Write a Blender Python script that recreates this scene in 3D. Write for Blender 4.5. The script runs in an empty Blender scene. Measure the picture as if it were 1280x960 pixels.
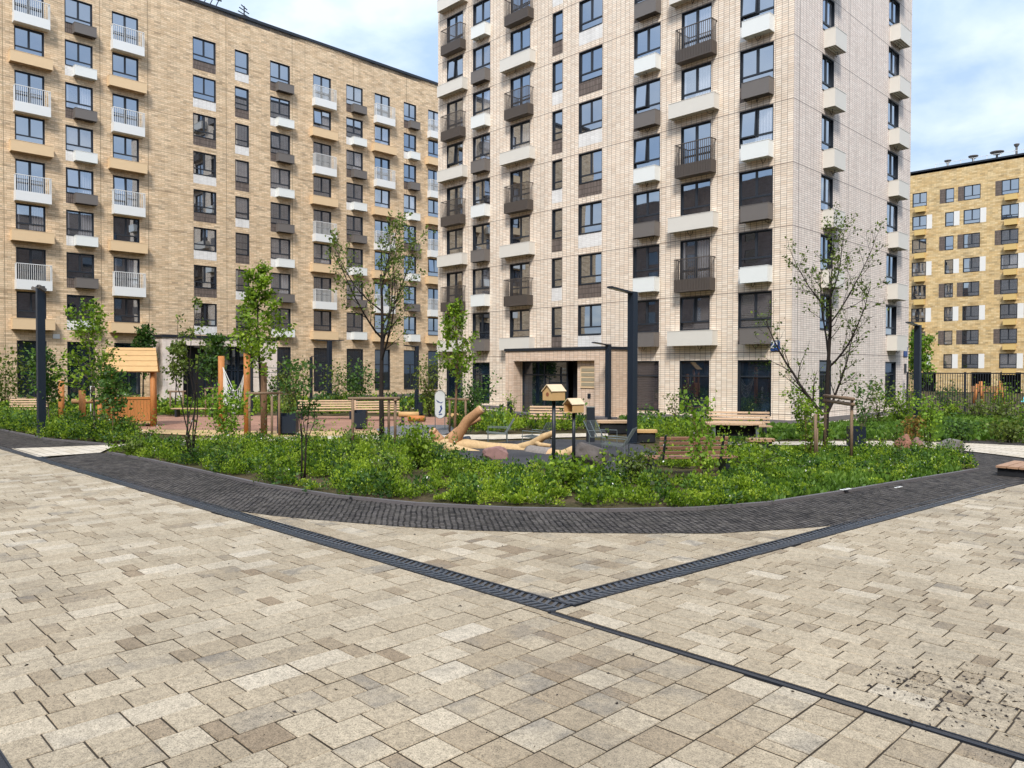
import bpy, bmesh, math, random
import numpy as np
from mathutils import Matrix, Vector, noise as mnoise

SC = bpy.context.scene
COL = SC.collection
R = math.radians

# ---------------------------------------------------------------- camera
F_PX, PITCH, ROLL, YAW, CAM_H = 959.18, -0.01786, 0.00229, -0.79398, 2.5
cam_d = bpy.data.cameras.new('camera')
cam = bpy.data.objects.new('camera', cam_d)
COL.objects.link(cam)
cam_d.sensor_width = 36.0
cam_d.lens = F_PX / 1280 * 36.0
cam_d.clip_start = 0.05
cam_d.clip_end = 3000
cam.matrix_world = (Matrix.Translation((0, 0, CAM_H)) @ Matrix.Rotation(-YAW, 4, 'Z')
                    @ Matrix.Rotation(math.pi / 2 + PITCH, 4, 'X') @ Matrix.Rotation(ROLL, 4, 'Z'))
SC.camera = cam

# ---------------------------------------------------------------- world and sun
SUN_VEC = Vector((0.42, -0.50, 0.72)).normalized()      # towards the sun
sun_el = math.asin(SUN_VEC.z)
sun_rot = math.atan2(SUN_VEC.x, SUN_VEC.y)
world = bpy.data.worlds.new('World')
SC.world = world
world.use_nodes = True
wt = world.node_tree
for n in list(wt.nodes):
    wt.nodes.remove(n)
def WN(t, **k):
    n = wt.nodes.new(t)
    for a, b in k.items():
        setattr(n, a, b)
    return n
w_out = WN('ShaderNodeOutputWorld')
w_bg = WN('ShaderNodeBackground'); w_bg.inputs['Strength'].default_value = 0.095
w_sky = WN('ShaderNodeTexSky', sky_type='NISHITA', sun_disc=False)
w_sky.sun_elevation = sun_el; w_sky.sun_rotation = sun_rot
w_sky.air_density = 1.0; w_sky.dust_density = 1.5; w_sky.ozone_density = 1.0
w_tc = WN('ShaderNodeTexCoord')
w_sep = WN('ShaderNodeSeparateXYZ'); wt.links.new(w_tc.outputs['Generated'], w_sep.inputs[0])
w_add = WN('ShaderNodeMath', operation='MAXIMUM'); wt.links.new(w_sep.outputs['Z'], w_add.inputs[0]); w_add.inputs[1].default_value = 0.0
w_ad2 = WN('ShaderNodeMath', operation='ADD'); wt.links.new(w_add.outputs[0], w_ad2.inputs[0]); w_ad2.inputs[1].default_value = 0.22
w_dx = WN('ShaderNodeMath', operation='DIVIDE'); wt.links.new(w_sep.outputs['X'], w_dx.inputs[0]); wt.links.new(w_ad2.outputs[0], w_dx.inputs[1])
w_dy = WN('ShaderNodeMath', operation='DIVIDE'); wt.links.new(w_sep.outputs['Y'], w_dy.inputs[0]); wt.links.new(w_ad2.outputs[0], w_dy.inputs[1])
w_cmb = WN('ShaderNodeCombineXYZ'); wt.links.new(w_dx.outputs[0], w_cmb.inputs[0]); wt.links.new(w_dy.outputs[0], w_cmb.inputs[1])
w_n = WN('ShaderNodeTexNoise'); w_n.inputs['Scale'].default_value = 2.3; w_n.inputs['Detail'].default_value = 7; w_n.inputs['Roughness'].default_value = 0.52
w_n.inputs['Distortion'].default_value = 0.35
w_of = WN('ShaderNodeVectorMath', operation='ADD'); wt.links.new(w_cmb.outputs[0], w_of.inputs[0]); w_of.inputs[1].default_value = (3.1, 1.7, 0.0)
wt.links.new(w_of.outputs[0], w_n.inputs['Vector'])
w_rmp = WN('ShaderNodeValToRGB')
w_rmp.color_ramp.elements[0].position = 0.41; w_rmp.color_ramp.elements[0].color = (2.1, 2.78, 3.8, 1)
w_rmp.color_ramp.elements[1].position = 0.62; w_rmp.color_ramp.elements[1].color = (3.9, 4.3, 4.75, 1)
wt.links.new(w_n.outputs['Fac'], w_rmp.inputs['Fac'])
w_mix = WN('ShaderNodeMix', data_type='RGBA'); w_mix.inputs[0].default_value = 0.8       # cloud deck over the clear sky
wt.links.new(w_rmp.outputs['Color'], w_mix.inputs[7]); wt.links.new(w_sky.outputs['Color'], w_mix.inputs[6])
w_zen = WN('ShaderNodeMath', operation='MULTIPLY_ADD'); wt.links.new(w_add.outputs[0], w_zen.inputs[0]); w_zen.inputs[1].default_value = 0.85; w_zen.inputs[2].default_value = 0.80
w_vm = WN('ShaderNodeVectorMath', operation='SCALE'); wt.links.new(w_mix.outputs[2], w_vm.inputs[0]); wt.links.new(w_zen.outputs[0], w_vm.inputs['Scale'])
wt.links.new(w_vm.outputs[0], w_bg.inputs['Color']); wt.links.new(w_bg.outputs[0], w_out.inputs[0])

sun_d = bpy.data.lights.new('sun', 'SUN'); sun_d.energy = 1.5; sun_d.angle = R(12); sun_d.color = (1.0, 0.95, 0.88)
sun = bpy.data.objects.new('sun', sun_d); COL.objects.link(sun)
sun.rotation_euler = (-SUN_VEC).to_track_quat('-Z', 'Y').to_euler(); sun.location = (20, -30, 60)
SC.view_settings.view_transform = 'Standard'; SC.view_settings.look = 'None'
SC.view_settings.exposure = 1.40; SC.view_settings.gamma = 1.0; SC.view_settings.use_curve_mapping = False
SC.cycles.max_bounces = 6; SC.cycles.transparent_max_bounces = 6
SC.cycles.caustics_reflective = False; SC.cycles.caustics_refractive = False
SC.cycles.use_denoising = True

# ---------------------------------------------------------------- pixel to ground (reads a spot of the photo as a place on the ground)
def ray(px, py):
    u, v = px - 640, py - 480
    c, s = math.cos(ROLL), math.sin(ROLL)
    u, v = u * c + v * s, -u * s + v * c
    x, d, z = u / F_PX, 1.0, -v / F_PX
    cp, sp = math.cos(PITCH), math.sin(PITCH)
    dd, zz = d * cp - z * sp, d * sp + z * cp
    cy, sy = math.cos(YAW), math.sin(YAW)
    return x * cy + dd * sy, -x * sy + dd * cy, zz
def G(px, py, z=0.0):
    r = ray(px, py); t = (z - CAM_H) / r[2]
    return (r[0] * t, r[1] * t)
def depth(x, y):
    return x * math.sin(YAW) + y * math.cos(YAW)
def PM(x, y):                       # pixels per metre at that place
    return F_PX / depth(x, y)
FACE = -YAW                         # turn of a thing whose front (-Y) looks at the viewer

# ---------------------------------------------------------------- mesh helpers
class MB:
    def __init__(s):
        s.v, s.f, s.m, s.uv = [], [], [], []
    def quad(s, pts, mi=0, uv=None):
        i = len(s.v); s.v += [tuple(p) for p in pts]; s.f.append(tuple(range(i, i + len(pts)))); s.m.append(mi); s.uv.append(uv)
    def box(s, x0, x1, y0, y1, z0, z1, mi=0, M=None, taper=0.0):
        t = taper
        P = [(x0, y0, z0), (x1, y0, z0), (x1, y1, z0), (x0, y1, z0), (x0 + t, y0 + t, z1), (x1 - t, y0 + t, z1), (x1 - t, y1 - t, z1), (x0 + t, y1 - t, z1)]
        if M is not None:
            P = [tuple(M @ Vector(p)) for p in P]
        i = len(s.v); s.v += P
        for q in ((0, 3, 2, 1), (4, 5, 6, 7), (0, 1, 5, 4), (1, 2, 6, 5), (2, 3, 7, 6), (3, 0, 4, 7)):
            s.f.append(tuple(i + k for k in q)); s.m.append(mi); s.uv.append(None)
    def bar(s, a, b, w, h, mi=0, up=(0, 0, 1)):
        a, b = Vector(a), Vector(b); d = b - a; L = d.length; d.normalize()
        upv = Vector(up)
        if abs(d.dot(upv)) > 0.98:
            upv = Vector((1, 0, 0))
        sx = d.cross(upv).normalized(); sz = sx.cross(d).normalized()
        M = Matrix((( sx.x, d.x, sz.x, a.x), (sx.y, d.y, sz.y, a.y), (sx.z, d.z, sz.z, a.z), (0, 0, 0, 1)))
        s.box(-w / 2, w / 2, 0, L, -h / 2, h / 2, mi, M)
    def tube(s, pts, rads, n=8, mi=0, cap=True):
        pts = [Vector(p) for p in pts]; base = len(s.v); prev = None
        for k, p in enumerate(pts):
            if k == 0: t = pts[1] - p
            elif k == len(pts) - 1: t = p - pts[k - 1]
            else: t = pts[k + 1] - pts[k - 1]
            t.normalize()
            if prev is None:
                a = Vector((1, 0, 0)) if abs(t.x) < 0.8 else Vector((0, 1, 0))
                a = (a - t * a.dot(t)).normalized()
            else:
                a = (prev - t * prev.dot(t)).normalized()
            prev = a; b = t.cross(a)
            r = rads[k] if isinstance(rads, (list, tuple)) else rads
            for j in range(n):
                an = 2 * math.pi * j / n
                s.v.append(tuple(p + a * (r * math.cos(an)) + b * (r * math.sin(an))))
        for k in range(len(pts) - 1):
            for j in range(n):
                s.f.append((base + k * n + j, base + k * n + (j + 1) % n, base + (k + 1) * n + (j + 1) % n, base + (k + 1) * n + j)); s.m.append(mi); s.uv.append(None)
        if cap:
            s.f.append(tuple(base + j for j in range(n))[::-1]); s.m.append(mi); s.uv.append(None)
            e = base + (len(pts) - 1) * n
            s.f.append(tuple(e + j for j in range(n))); s.m.append(mi); s.uv.append(None)
    def prism(s, poly, z0, z1, mi=0, M=None):       # poly: list of (x, y)
        n = len(poly); P = [(x, y, z0) for x, y in poly] + [(x, y, z1) for x, y in poly]
        if M is not None:
            P = [tuple(M @ Vector(p)) for p in P]
        i = len(s.v); s.v += P
        s.f.append(tuple(i + k for k in range(n))[::-1]); s.f.append(tuple(i + n + k for k in range(n)))
        s.m += [mi, mi]; s.uv += [None, None]
        for k in range(n):
            s.f.append((i + k, i + (k + 1) % n, i + n + (k + 1) % n, i + n + k)); s.m.append(mi); s.uv.append(None)
    def lathe(s, prof, n=16, mi=0, c=(0, 0, 0)):
        base = len(s.v)
        for r, z in prof:
            for j in range(n):
                an = 2 * math.pi * j / n
                s.v.append((c[0] + r * math.cos(an), c[1] + r * math.sin(an), c[2] + z))
        for k in range(len(prof) - 1):
            for j in range(n):
                s.f.append((base + k * n + j, base + k * n + (j + 1) % n, base + (k + 1) * n + (j + 1) % n, base + (k + 1) * n + j)); s.m.append(mi); s.uv.append(None)
        s.f.append(tuple(base + j for j in range(n))[::-1]); s.m.append(mi); s.uv.append(None)
        e = base + (len(prof) - 1) * n
        s.f.append(tuple(e + j for j in range(n))); s.m.append(mi); s.uv.append(None)
    def mesh(s, name, mats, smooth=False, bevel=0.0):
        me = bpy.data.meshes.new(name); me.from_pydata(s.v, [], s.f)
        for m in (mats if isinstance(mats, (list, tuple)) else [mats]):
            me.materials.append(m)
        me.polygons.foreach_set('material_index', s.m)
        if any(u is not None for u in s.uv):
            l = me.uv_layers.new(name='UVMap'); k = 0
            for f, u in zip(s.f, s.uv):
                for j in range(len(f)):
                    l.data[k].uv = u[j] if u is not None else (s.v[f[j]][0], s.v[f[j]][2]); k += 1
        if smooth:
            me.polygons.foreach_set('use_smooth', [True] * len(s.f))
        me.update()
        if bevel:
            bm = bmesh.new(); bm.from_mesh(me)
            bmesh.ops.remove_doubles(bm, verts=bm.verts, dist=1e-5)
            ed = [e for e in bm.edges if len(e.link_faces) == 2 and e.calc_face_angle(0) > 0.6]
            bmesh.ops.bevel(bm, geom=ed, offset=bevel, segments=1, affect='EDGES', clamp_overlap=True)
            bm.to_mesh(me); bm.free()
        return me
    def build(s, name, mats, parent=None, smooth=False, M=None, bevel=0.0):
        return link(name, s.mesh(name, mats, smooth, bevel), parent, M)

def link(name, me, parent=None, M=None):
    o = bpy.data.objects.new(name, me); COL.objects.link(o)
    if parent is not None: o.parent = parent
    if M is not None: o.matrix_basis = M
    return o
def tag(o, label, cat, group=None, kind=None):
    o['label'] = label; o['category'] = cat
    if group: o['group'] = group
    if kind: o['kind'] = kind
    return o
def struct(o):
    o['kind'] = 'structure'; return o
def thing(name, label, cat, loc=(0, 0, 0), rz=0.0, group=None):
    o = bpy.data.objects.new(name, None); COL.objects.link(o)
    o.location = (loc[0], loc[1], loc[2] if len(loc) > 2 else 0.0); o.rotation_euler = (0, 0, rz)
    return tag(o, label, cat, group)
def dup(root, loc, rz=0.0, label=None, group=None, scale=None):
    kids = {}
    for o in ALLKIDS(root): kids.setdefault(o.parent, []).append(o)
    def cp(o, parent):
        c = o.copy(); COL.objects.link(c)
        if parent is not None: c.parent = parent
        for ch in kids.get(o, []): cp(ch, c)
        return c
    r = cp(root, None)
    r.location = (loc[0], loc[1], loc[2] if len(loc) > 2 else 0.0); r.rotation_euler = (0, 0, rz)
    if scale: r.scale = (scale,) * 3
    if label: r['label'] = label
    if group: r['group'] = group
    return r
def ALLKIDS(root):
    out = []
    for ch in root.children:
        out.append(ch); out += ALLKIDS(ch)
    return out
TR = lambda x, y, z: Matrix.Translation((x, y, z))
RZ = lambda a: Matrix.Rotation(a, 4, 'Z')
RX = lambda a: Matrix.Rotation(a, 4, 'X')
RY = lambda a: Matrix.Rotation(a, 4, 'Y')

# ---------------------------------------------------------------- material helpers
class NT:
    def __init__(s, name):
        s.m = bpy.data.materials.new(name); s.m.use_nodes = True; s.t = s.m.node_tree
        for n in list(s.t.nodes): s.t.nodes.remove(n)
        s.out = s.n('ShaderNodeOutputMaterial'); s.b = s.n('ShaderNodeBsdfPrincipled'); s.l(s.b.outputs[0], s.out.inputs[0])
    def n(s, t, **k):
        n = s.t.nodes.new(t)
        for a, b in k.items(): setattr(n, a, b)
        return n
    def l(s, a, b): s.t.links.new(a, b)
    def set(s, sock, v):
        if hasattr(v, 'is_output'): s.l(v, sock)
        else: sock.default_value = v
    def math(s, op, a, b=None, c=None):
        n = s.n('ShaderNodeMath', operation=op); s.set(n.inputs[0], a)
        if b is not None: s.set(n.inputs[1], b)
        if c is not None: s.set(n.inputs[2], c)
        return n.outputs[0]
    def mix(s, f, a, b, mode='MIX'):
        n = s.n('ShaderNodeMix', data_type='RGBA', blend_type=mode); s.set(n.inputs[0], f); s.set(n.inputs[6], a); s.set(n.inputs[7], b)
        return n.outputs[2]
    def noise(s, vec, scale, detail=4, rough=0.55, dist=0.0):
        n = s.n('ShaderNodeTexNoise'); n.inputs['Scale'].default_value = scale; n.inputs['Detail'].default_value = detail
        n.inputs['Roughness'].default_value = rough; n.inputs['Distortion'].default_value = dist
        if vec is not None: s.l(vec, n.inputs['Vector'])
        return n.outputs['Fac']
    def ramp(s, f, stops):
        n = s.n('ShaderNodeValToRGB'); e = n.color_ramp.elements
        while len(e) < len(stops): e.new(0.5)
        for k, (p, c) in enumerate(stops):
            e[k].position = p; e[k].color = (c[0], c[1], c[2], 1) if isinstance(c, (tuple, list)) else (c, c, c, 1)
        s.l(f, n.inputs[0]); return n.outputs['Color']
    def coord(s, which='Object'): return s.n('ShaderNodeTexCoord').outputs[which]
    def mapping(s, vec, scale=(1, 1, 1), rot=(0, 0, 0), loc=(0, 0, 0)):
        n = s.n('ShaderNodeMapping'); n.inputs['Scale'].default_value = scale; n.inputs['Rotation'].default_value = rot; n.inputs['Location'].default_value = loc
        s.l(vec, n.inputs['Vector']); return n.outputs[0]
    def attr(s, name): return s.n('ShaderNodeAttribute', attribute_name=name).outputs['Fac']
    def rand(s): return s.n('ShaderNodeObjectInfo').outputs['Random']
    def bump(s, h, strength=0.3, dist=0.01):
        n = s.n('ShaderNodeBump'); n.inputs['Strength'].default_value = strength; n.inputs['Distance'].default_value = dist
        s.l(h, n.inputs['Height']); s.l(n.outputs[0], s.b.inputs['Normal'])
    def fin(s, col, rough=0.7, spec=0.5, metal=0.0):
        s.set(s.b.inputs['Base Color'], col); s.set(s.b.inputs['Roughness'], rough)
        s.b.inputs['Specular IOR Level'].default_value = spec; s.b.inputs['Metallic'].default_value = metal
        return s.m
C4 = lambda c: (c[0], c[1], c[2], 1)
def sc(c, k): return (c[0] * k, c[1] * k, c[2] * k)

def plain(name, col, rough=0.6, var=0.12, scale=3.0, spec=0.4, metal=0.0, bump=0.0, bscale=60):
    t = NT(name); v = t.coord('Object')
    f = t.noise(v, scale, 5, 0.6)
    c = t.mix(f, C4(sc(col, 1 - var)), C4(sc(col, 1 + var)))
    if bump: t.bump(t.noise(v, bscale, 4, 0.6), bump, 0.01)
    return t.fin(c, rough, spec, metal)

def wood(name, col, grain=(1, 14, 14), rough=0.65, dark=0.6):
    t = NT(name); v = t.coord('Object')
    m = t.mapping(v, grain)
    f = t.noise(m, 4.0, 6, 0.62, 0.6)
    g = t.noise(v, 1.7, 3)
    c = t.ramp(f, [(0.3, sc(col, dark)), (0.5, col), (0.75, sc(col, 1.2))])
    c = t.mix(t.math('MULTIPLY', g, 0.45), c, C4(sc(col, 0.72)))
    rnd = t.rand()
    t.bump(f, 0.25, 0.01)
    return t.fin(c, rough, 0.3)

def facade(name, c1, c2, mortar, bw, bh, ms, offset, seam_h=2.9, seam_v0=0.0, seam_on=True, vjoint=0.0, stain=0.25, bias=0.0, vseams=(), vary=0.16):
    t = NT(name); uv = t.coord('UV')
    b = t.n('ShaderNodeTexBrick'); b.offset = offset; b.squash = 1.0
    b.inputs['Color1'].default_value = C4(c1); b.inputs['Color2'].default_value = C4(c2); b.inputs['Mortar'].default_value = C4(mortar)
    b.inputs['Scale'].default_value = 1.0; b.inputs['Mortar Size'].default_value = ms; b.inputs['Mortar Smooth'].default_value = 0.2
    b.inputs['Bias'].default_value = bias; b.inputs['Brick Width'].default_value = bw; b.inputs['Row Height'].default_value = bh
    t.l(uv, b.inputs['Vector'])
    c = b.outputs['Color']
    # a second, coarser brick lottery so that neighbouring bricks differ more
    w = t.n('ShaderNodeTexWhiteNoise', noise_dimensions='2D')
    sp = t.n('ShaderNodeSeparateXYZ'); t.l(uv, sp.inputs[0])
    row = t.math('FLOOR', t.math('DIVIDE', sp.outputs['Y'], bh))
    sh = t.math('MULTIPLY', t.math('MODULO', row, 2.0), offset * bw)
    colx = t.math('FLOOR', t.math('DIVIDE', t.math('ADD', sp.outputs['X'], sh), bw))
    cm = t.n('ShaderNodeCombineXYZ'); t.l(colx, cm.inputs[0]); t.l(row, cm.inputs[1]); t.l(cm.outputs[0], w.inputs['Vector'])
    k = t.ramp(w.outputs['Value'], [(0.0, 1 - 1.6 * vary), (0.15, 1 - 0.5 * vary), (0.6, 1.0), (1.0, 1 + 0.7 * vary)])
    c = t.mix(1.0, c, k, 'MULTIPLY')
    big = t.noise(uv, 0.35, 5, 0.6)
    c = t.mix(1.0, c, t.ramp(big, [(0.25, 1 - stain), (0.6, 1.0), (0.85, 1 + stain * 0.4)]), 'MULTIPLY')
    streak = t.noise(t.mapping(uv, (2.2, 0.10, 1)), 1.0, 4, 0.6)
    c = t.mix(1.0, c, t.ramp(streak, [(0.28, 0.86), (0.5, 1.0), (0.8, 1.03)]), 'MULTIPLY')
    if vjoint:
        fr = t.math('FRACT', t.math('DIVIDE', sp.outputs['X'], bw))
        c = t.mix(t.math('MULTIPLY', t.math('LESS_THAN', fr, vjoint / bw), 0.55), c, C4(sc(mortar, 0.6)))
    if seam_on:
        fr = t.math('FRACT', t.math('DIVIDE', t.math('SUBTRACT', sp.outputs['Y'], seam_v0), seam_h))
        c = t.mix(t.math('MULTIPLY', t.math('LESS_THAN', fr, 0.03 / seam_h), 0.75), c, C4(sc(mortar, 0.45)))
    for sv in vseams:
        d = t.math('ABSOLUTE', t.math('SUBTRACT', sp.outputs['X'], sv))
        c = t.mix(t.math('MULTIPLY', t.math('LESS_THAN', d, 0.02), 0.75), c, C4(sc(mortar, 0.45)))
    t.bump(t.math('SUBTRACT', 1.0, b.outputs['Fac']), 0.5, 0.008)
    return t.fin(c, 0.75, 0.35)

def glass(name, inside, kind='plain', refl=0.42, tint=(0.84, 0.91, 1.0)):
    t = NT(name)
    rnd = t.rand(); v = t.coord('Object')
    f = t.noise(t.mapping(v, (1, 1, 1), (0, 0, 0), (0, 0, 0)), 1.3, 3)
    if kind == 'curtain':
        sp = t.n('ShaderNodeSeparateXYZ'); t.l(v, sp.inputs[0])
        wv = t.math('SINE', t.math('MULTIPLY', sp.outputs['X'], 42.0))
        fold = t.math('ADD', t.math('MULTIPLY', wv, 0.22), 0.78)
        edge = t.math('GREATER_THAN', t.math('ABSOLUTE', t.math('SUBTRACT', sp.outputs['X'], 0.5)), 0.28)
        c = t.mix(edge, C4(sc(inside, 0.25)), t.mix(1.0, C4(inside), fold, 'MULTIPLY'))
    elif kind == 'blind':
        sp = t.n('ShaderNodeSeparateXYZ'); t.l(v, sp.inputs[0])
        fr = t.math('FRACT', t.math('MULTIPLY', sp.outputs['Z'], 11.0))
        c = t.mix(t.math('LESS_THAN', fr, 0.25), C4(inside), C4(sc(inside, 0.45)))
    else:
        sp = t.n('ShaderNodeSeparateXYZ'); t.l(v, sp.inputs[0])
        c = t.ramp(f, [(0.35, sc(inside, 0.5)), (0.6, inside), (0.75, sc(inside, 2.2))])
    d = t.n('ShaderNodeBsdfDiffuse'); t.set(d.inputs[0], c)
    g = t.n('ShaderNodeBsdfGlossy'); g.inputs[0].default_value = C4(tint); g.inputs['Roughness'].default_value = 0.015
    bn = t.n('ShaderNodeBump'); bn.inputs['Strength'].default_value = 0.05; bn.inputs['Distance'].default_value = 0.02
    t.l(t.noise(v, 0.9, 1), bn.inputs['Height']); t.l(bn.outputs[0], g.inputs['Normal'])
    fr = t.n('ShaderNodeFresnel'); fr.inputs[0].default_value = 1.5
    fac = t.math('MULTIPLY_ADD', fr.outputs[0], 0.8, refl)
    fac = t.math('MINIMUM', fac, 1.0)
    mx = t.n('ShaderNodeMixShader'); t.l(fac, mx.inputs[0]); t.l(d.outputs[0], mx.inputs[1]); t.l(g.outputs[0], mx.inputs[2])
    t.l(mx.outputs[0], t.out.inputs[0])
    return t.m

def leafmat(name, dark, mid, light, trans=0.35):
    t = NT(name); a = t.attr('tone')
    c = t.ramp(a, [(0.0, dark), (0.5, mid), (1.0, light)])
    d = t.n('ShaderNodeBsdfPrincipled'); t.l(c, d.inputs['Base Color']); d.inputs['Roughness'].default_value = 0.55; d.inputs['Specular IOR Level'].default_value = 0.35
    tr = t.n('ShaderNodeBsdfTranslucent'); t.l(t.mix(1.0, c, (1.25, 1.35, 0.6, 1), 'MULTIPLY'), tr.inputs[0])
    mx = t.n('ShaderNodeMixShader'); mx.inputs[0].default_value = trans; t.l(d.outputs[0], mx.inputs[1]); t.l(tr.outputs[0], mx.inputs[2])
    t.l(mx.outputs[0], t.out.inputs[0]); t.t.nodes.remove(t.b)
    return t.m

M = {}
M['tower_brick'] = facade('pale_clinker', (0.805, 0.66, 0.52), (0.885, 0.775, 0.645), (0.20, 0.14, 0.11), 0.30, 0.10, 0.0075, 0.0, 2.9, 3.36, True, 0.014, 0.07, vary=0.07)
M['tower_side'] = facade('pale_clinker_side', (0.77, 0.665, 0.59), (0.84, 0.75, 0.675), (0.23, 0.18, 0.165), 0.30, 0.10, 0.0065, 0.0, 2.9, 3.36, True, 0.010, 0.06, vseams=(0.55, 6.2, 9.2), vary=0.06)
M['tan_brick'] = facade('tan_brick', (0.63, 0.46, 0.288), (0.76, 0.595, 0.405), (0.40, 0.28, 0.17), 0.45, 0.13, 0.009, 0.5, 2.784, 4.1, True, 0.0, 0.10, vseams=(11.1, 16.7, 19.8, 25.5, 31.0, 36.8, 42.5), vary=0.19)
M['yellow_brick'] = facade('yellow_brick', (0.58, 0.40, 0.18), (0.70, 0.54, 0.30), (0.42, 0.29, 0.15), 0.55, 0.2, 0.010, 0.5, 2.9, 3.0, False, 0.0, 0.10, vary=0.18)
M['red_brick'] = facade('red_brick', (0.17, 0.115, 0.09), (0.21, 0.15, 0.12), (0.18, 0.14, 0.12), 0.5, 0.2, 0.02, 0.5, 2.9, 3.0, False, 0.0, 0.1, vary=0.05)
M['portal_brick'] = facade('portal_tile', (0.68, 0.50, 0.365), (0.76, 0.60, 0.47), (0.34, 0.245, 0.19), 0.30, 0.10, 0.007, 0.0, 2.9, 0, False, 0.012, 0.05, vary=0.06)
M['pink_tile'] = facade('pink_tile', (0.82, 0.70, 0.62), (0.86, 0.75, 0.68), (0.60, 0.50, 0.44), 0.3, 0.1, 0.006, 0.0, 2.9, 0, False, 0.0, 0.04, vary=0.03)
M['white_tile'] = facade('white_tile', (0.74, 0.72, 0.69), (0.80, 0.785, 0.76), (0.50, 0.48, 0.46), 0.30, 0.10, 0.006, 0.0, 2.9, 0, False, 0.0, 0.04, vary=0.04)
M['brown_tile'] = facade('brown_tile', (0.15, 0.115, 0.10), (0.20, 0.16, 0.14), (0.075, 0.06, 0.05), 0.11, 0.3, 0.02, 0.0, 2.9, 0, False, 0.0, 0.05, vary=0.1)
M['frame'] = plain('window_frame', (0.022, 0.027, 0.036), 0.45, 0.1)
M['dark_metal'] = plain('dark_metal', (0.018, 0.022, 0.03), 0.42, 0.15, 2.0)
M['navy_metal'] = plain('navy_metal', (0.012, 0.019, 0.032), 0.45, 0.15, 2.0)
M['brown_metal'] = plain('brown_metal', (0.085, 0.07, 0.06), 0.5, 0.12, 2.0)
M['white_metal'] = plain('white_metal', (0.74, 0.75, 0.74), 0.45, 0.05, 2.0)
M['cream_box'] = plain('cream_panel', (0.66, 0.63, 0.57), 0.5, 0.07, 1.2)
M['white_box'] = plain('white_panel', (0.74, 0.76, 0.74), 0.5, 0.06, 1.2)
M['grey_box'] = plain('grey_brown_panel', (0.15, 0.135, 0.125), 0.5, 0.1, 1.2)
M['beige_box'] = plain('beige_panel', (0.72, 0.53, 0.32), 0.55, 0.07, 1.2)
M['ochre_box'] = plain('ochre_panel', (0.62, 0.44, 0.17), 0.55, 0.07, 1.2)
M['roof'] = plain('roof_sheet', (0.08, 0.08, 0.085), 0.8)
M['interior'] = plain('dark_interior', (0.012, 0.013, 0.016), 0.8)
M['g_plain'] = glass('glass_plain', (0.018, 0.021, 0.027))
M['g_room'] = glass('glass_room', (0.03, 0.027, 0.026), refl=0.40)
M['g_curtain'] = glass('glass_curtain', (0.34, 0.34, 0.36), 'curtain', 0.40)
M['g_blind'] = glass('glass_blind', (0.16, 0.15, 0.15), 'blind', 0.36)
M['g_low'] = glass('glass_low', (0.010, 0.018, 0.03), 'plain', 0.10)
M['g_lowblind'] = glass('glass_low_blind', (0.055, 0.048, 0.052), 'blind', 0.07)
M['letter'] = plain('white_lettering', (0.8, 0.8, 0.8), 0.5, 0.02)
M['sign_blue'] = plain('sign_blue', (0.02, 0.06, 0.22), 0.4, 0.05)

# ---------------------------------------------------------------- facade builder
def wall_part(bld, Mx, u0, u1, z0, z1, holes, mat, name='wall'):
    mb = MB()
    cuts = sorted({u0, u1} | {h[0] for h in holes} | {h[1] for h in holes})
    cuts = [c for c in cuts if u0 - 1e-6 <= c <= u1 + 1e-6]
    for a, b in zip(cuts[:-1], cuts[1:]):
        if b - a < 1e-4: continue
        mid = (a + b) / 2
        seg = sorted([(h[2], h[3]) for h in holes if h[0] < mid < h[1]])
        z = z0; spans = []
        for s0, s1 in seg:
            if s0 > z + 1e-4: spans.append((z, s0))
            z = max(z, s1)
        if z1 > z + 1e-4: spans.append((z, z1))
        for s0, s1 in spans:
            mb.quad([(a, 0, s0), (b, 0, s0), (b, 0, s1), (a, 0, s1)], 0, [(a, s0), (b, s0), (b, s1), (a, s1)])
    return mb.build(name, mat, bld, M=Mx)

def side_wall(bld, pts, z0, z1, mat, name='wall'):
    mb = MB(); u = 0.0
    for (a, b) in zip(pts[:-1], pts[1:]):
        L = math.hypot(b[0] - a[0], b[1] - a[1])
        mb.quad([(a[0], a[1], z0), (b[0], b[1], z0), (b[0], b[1], z1), (a[0], a[1], z1)], 0, [(u, z0), (u + L, z0), (u + L, z1), (u, z1)]); u += L
    return mb.build(name, mat, bld)

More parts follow.
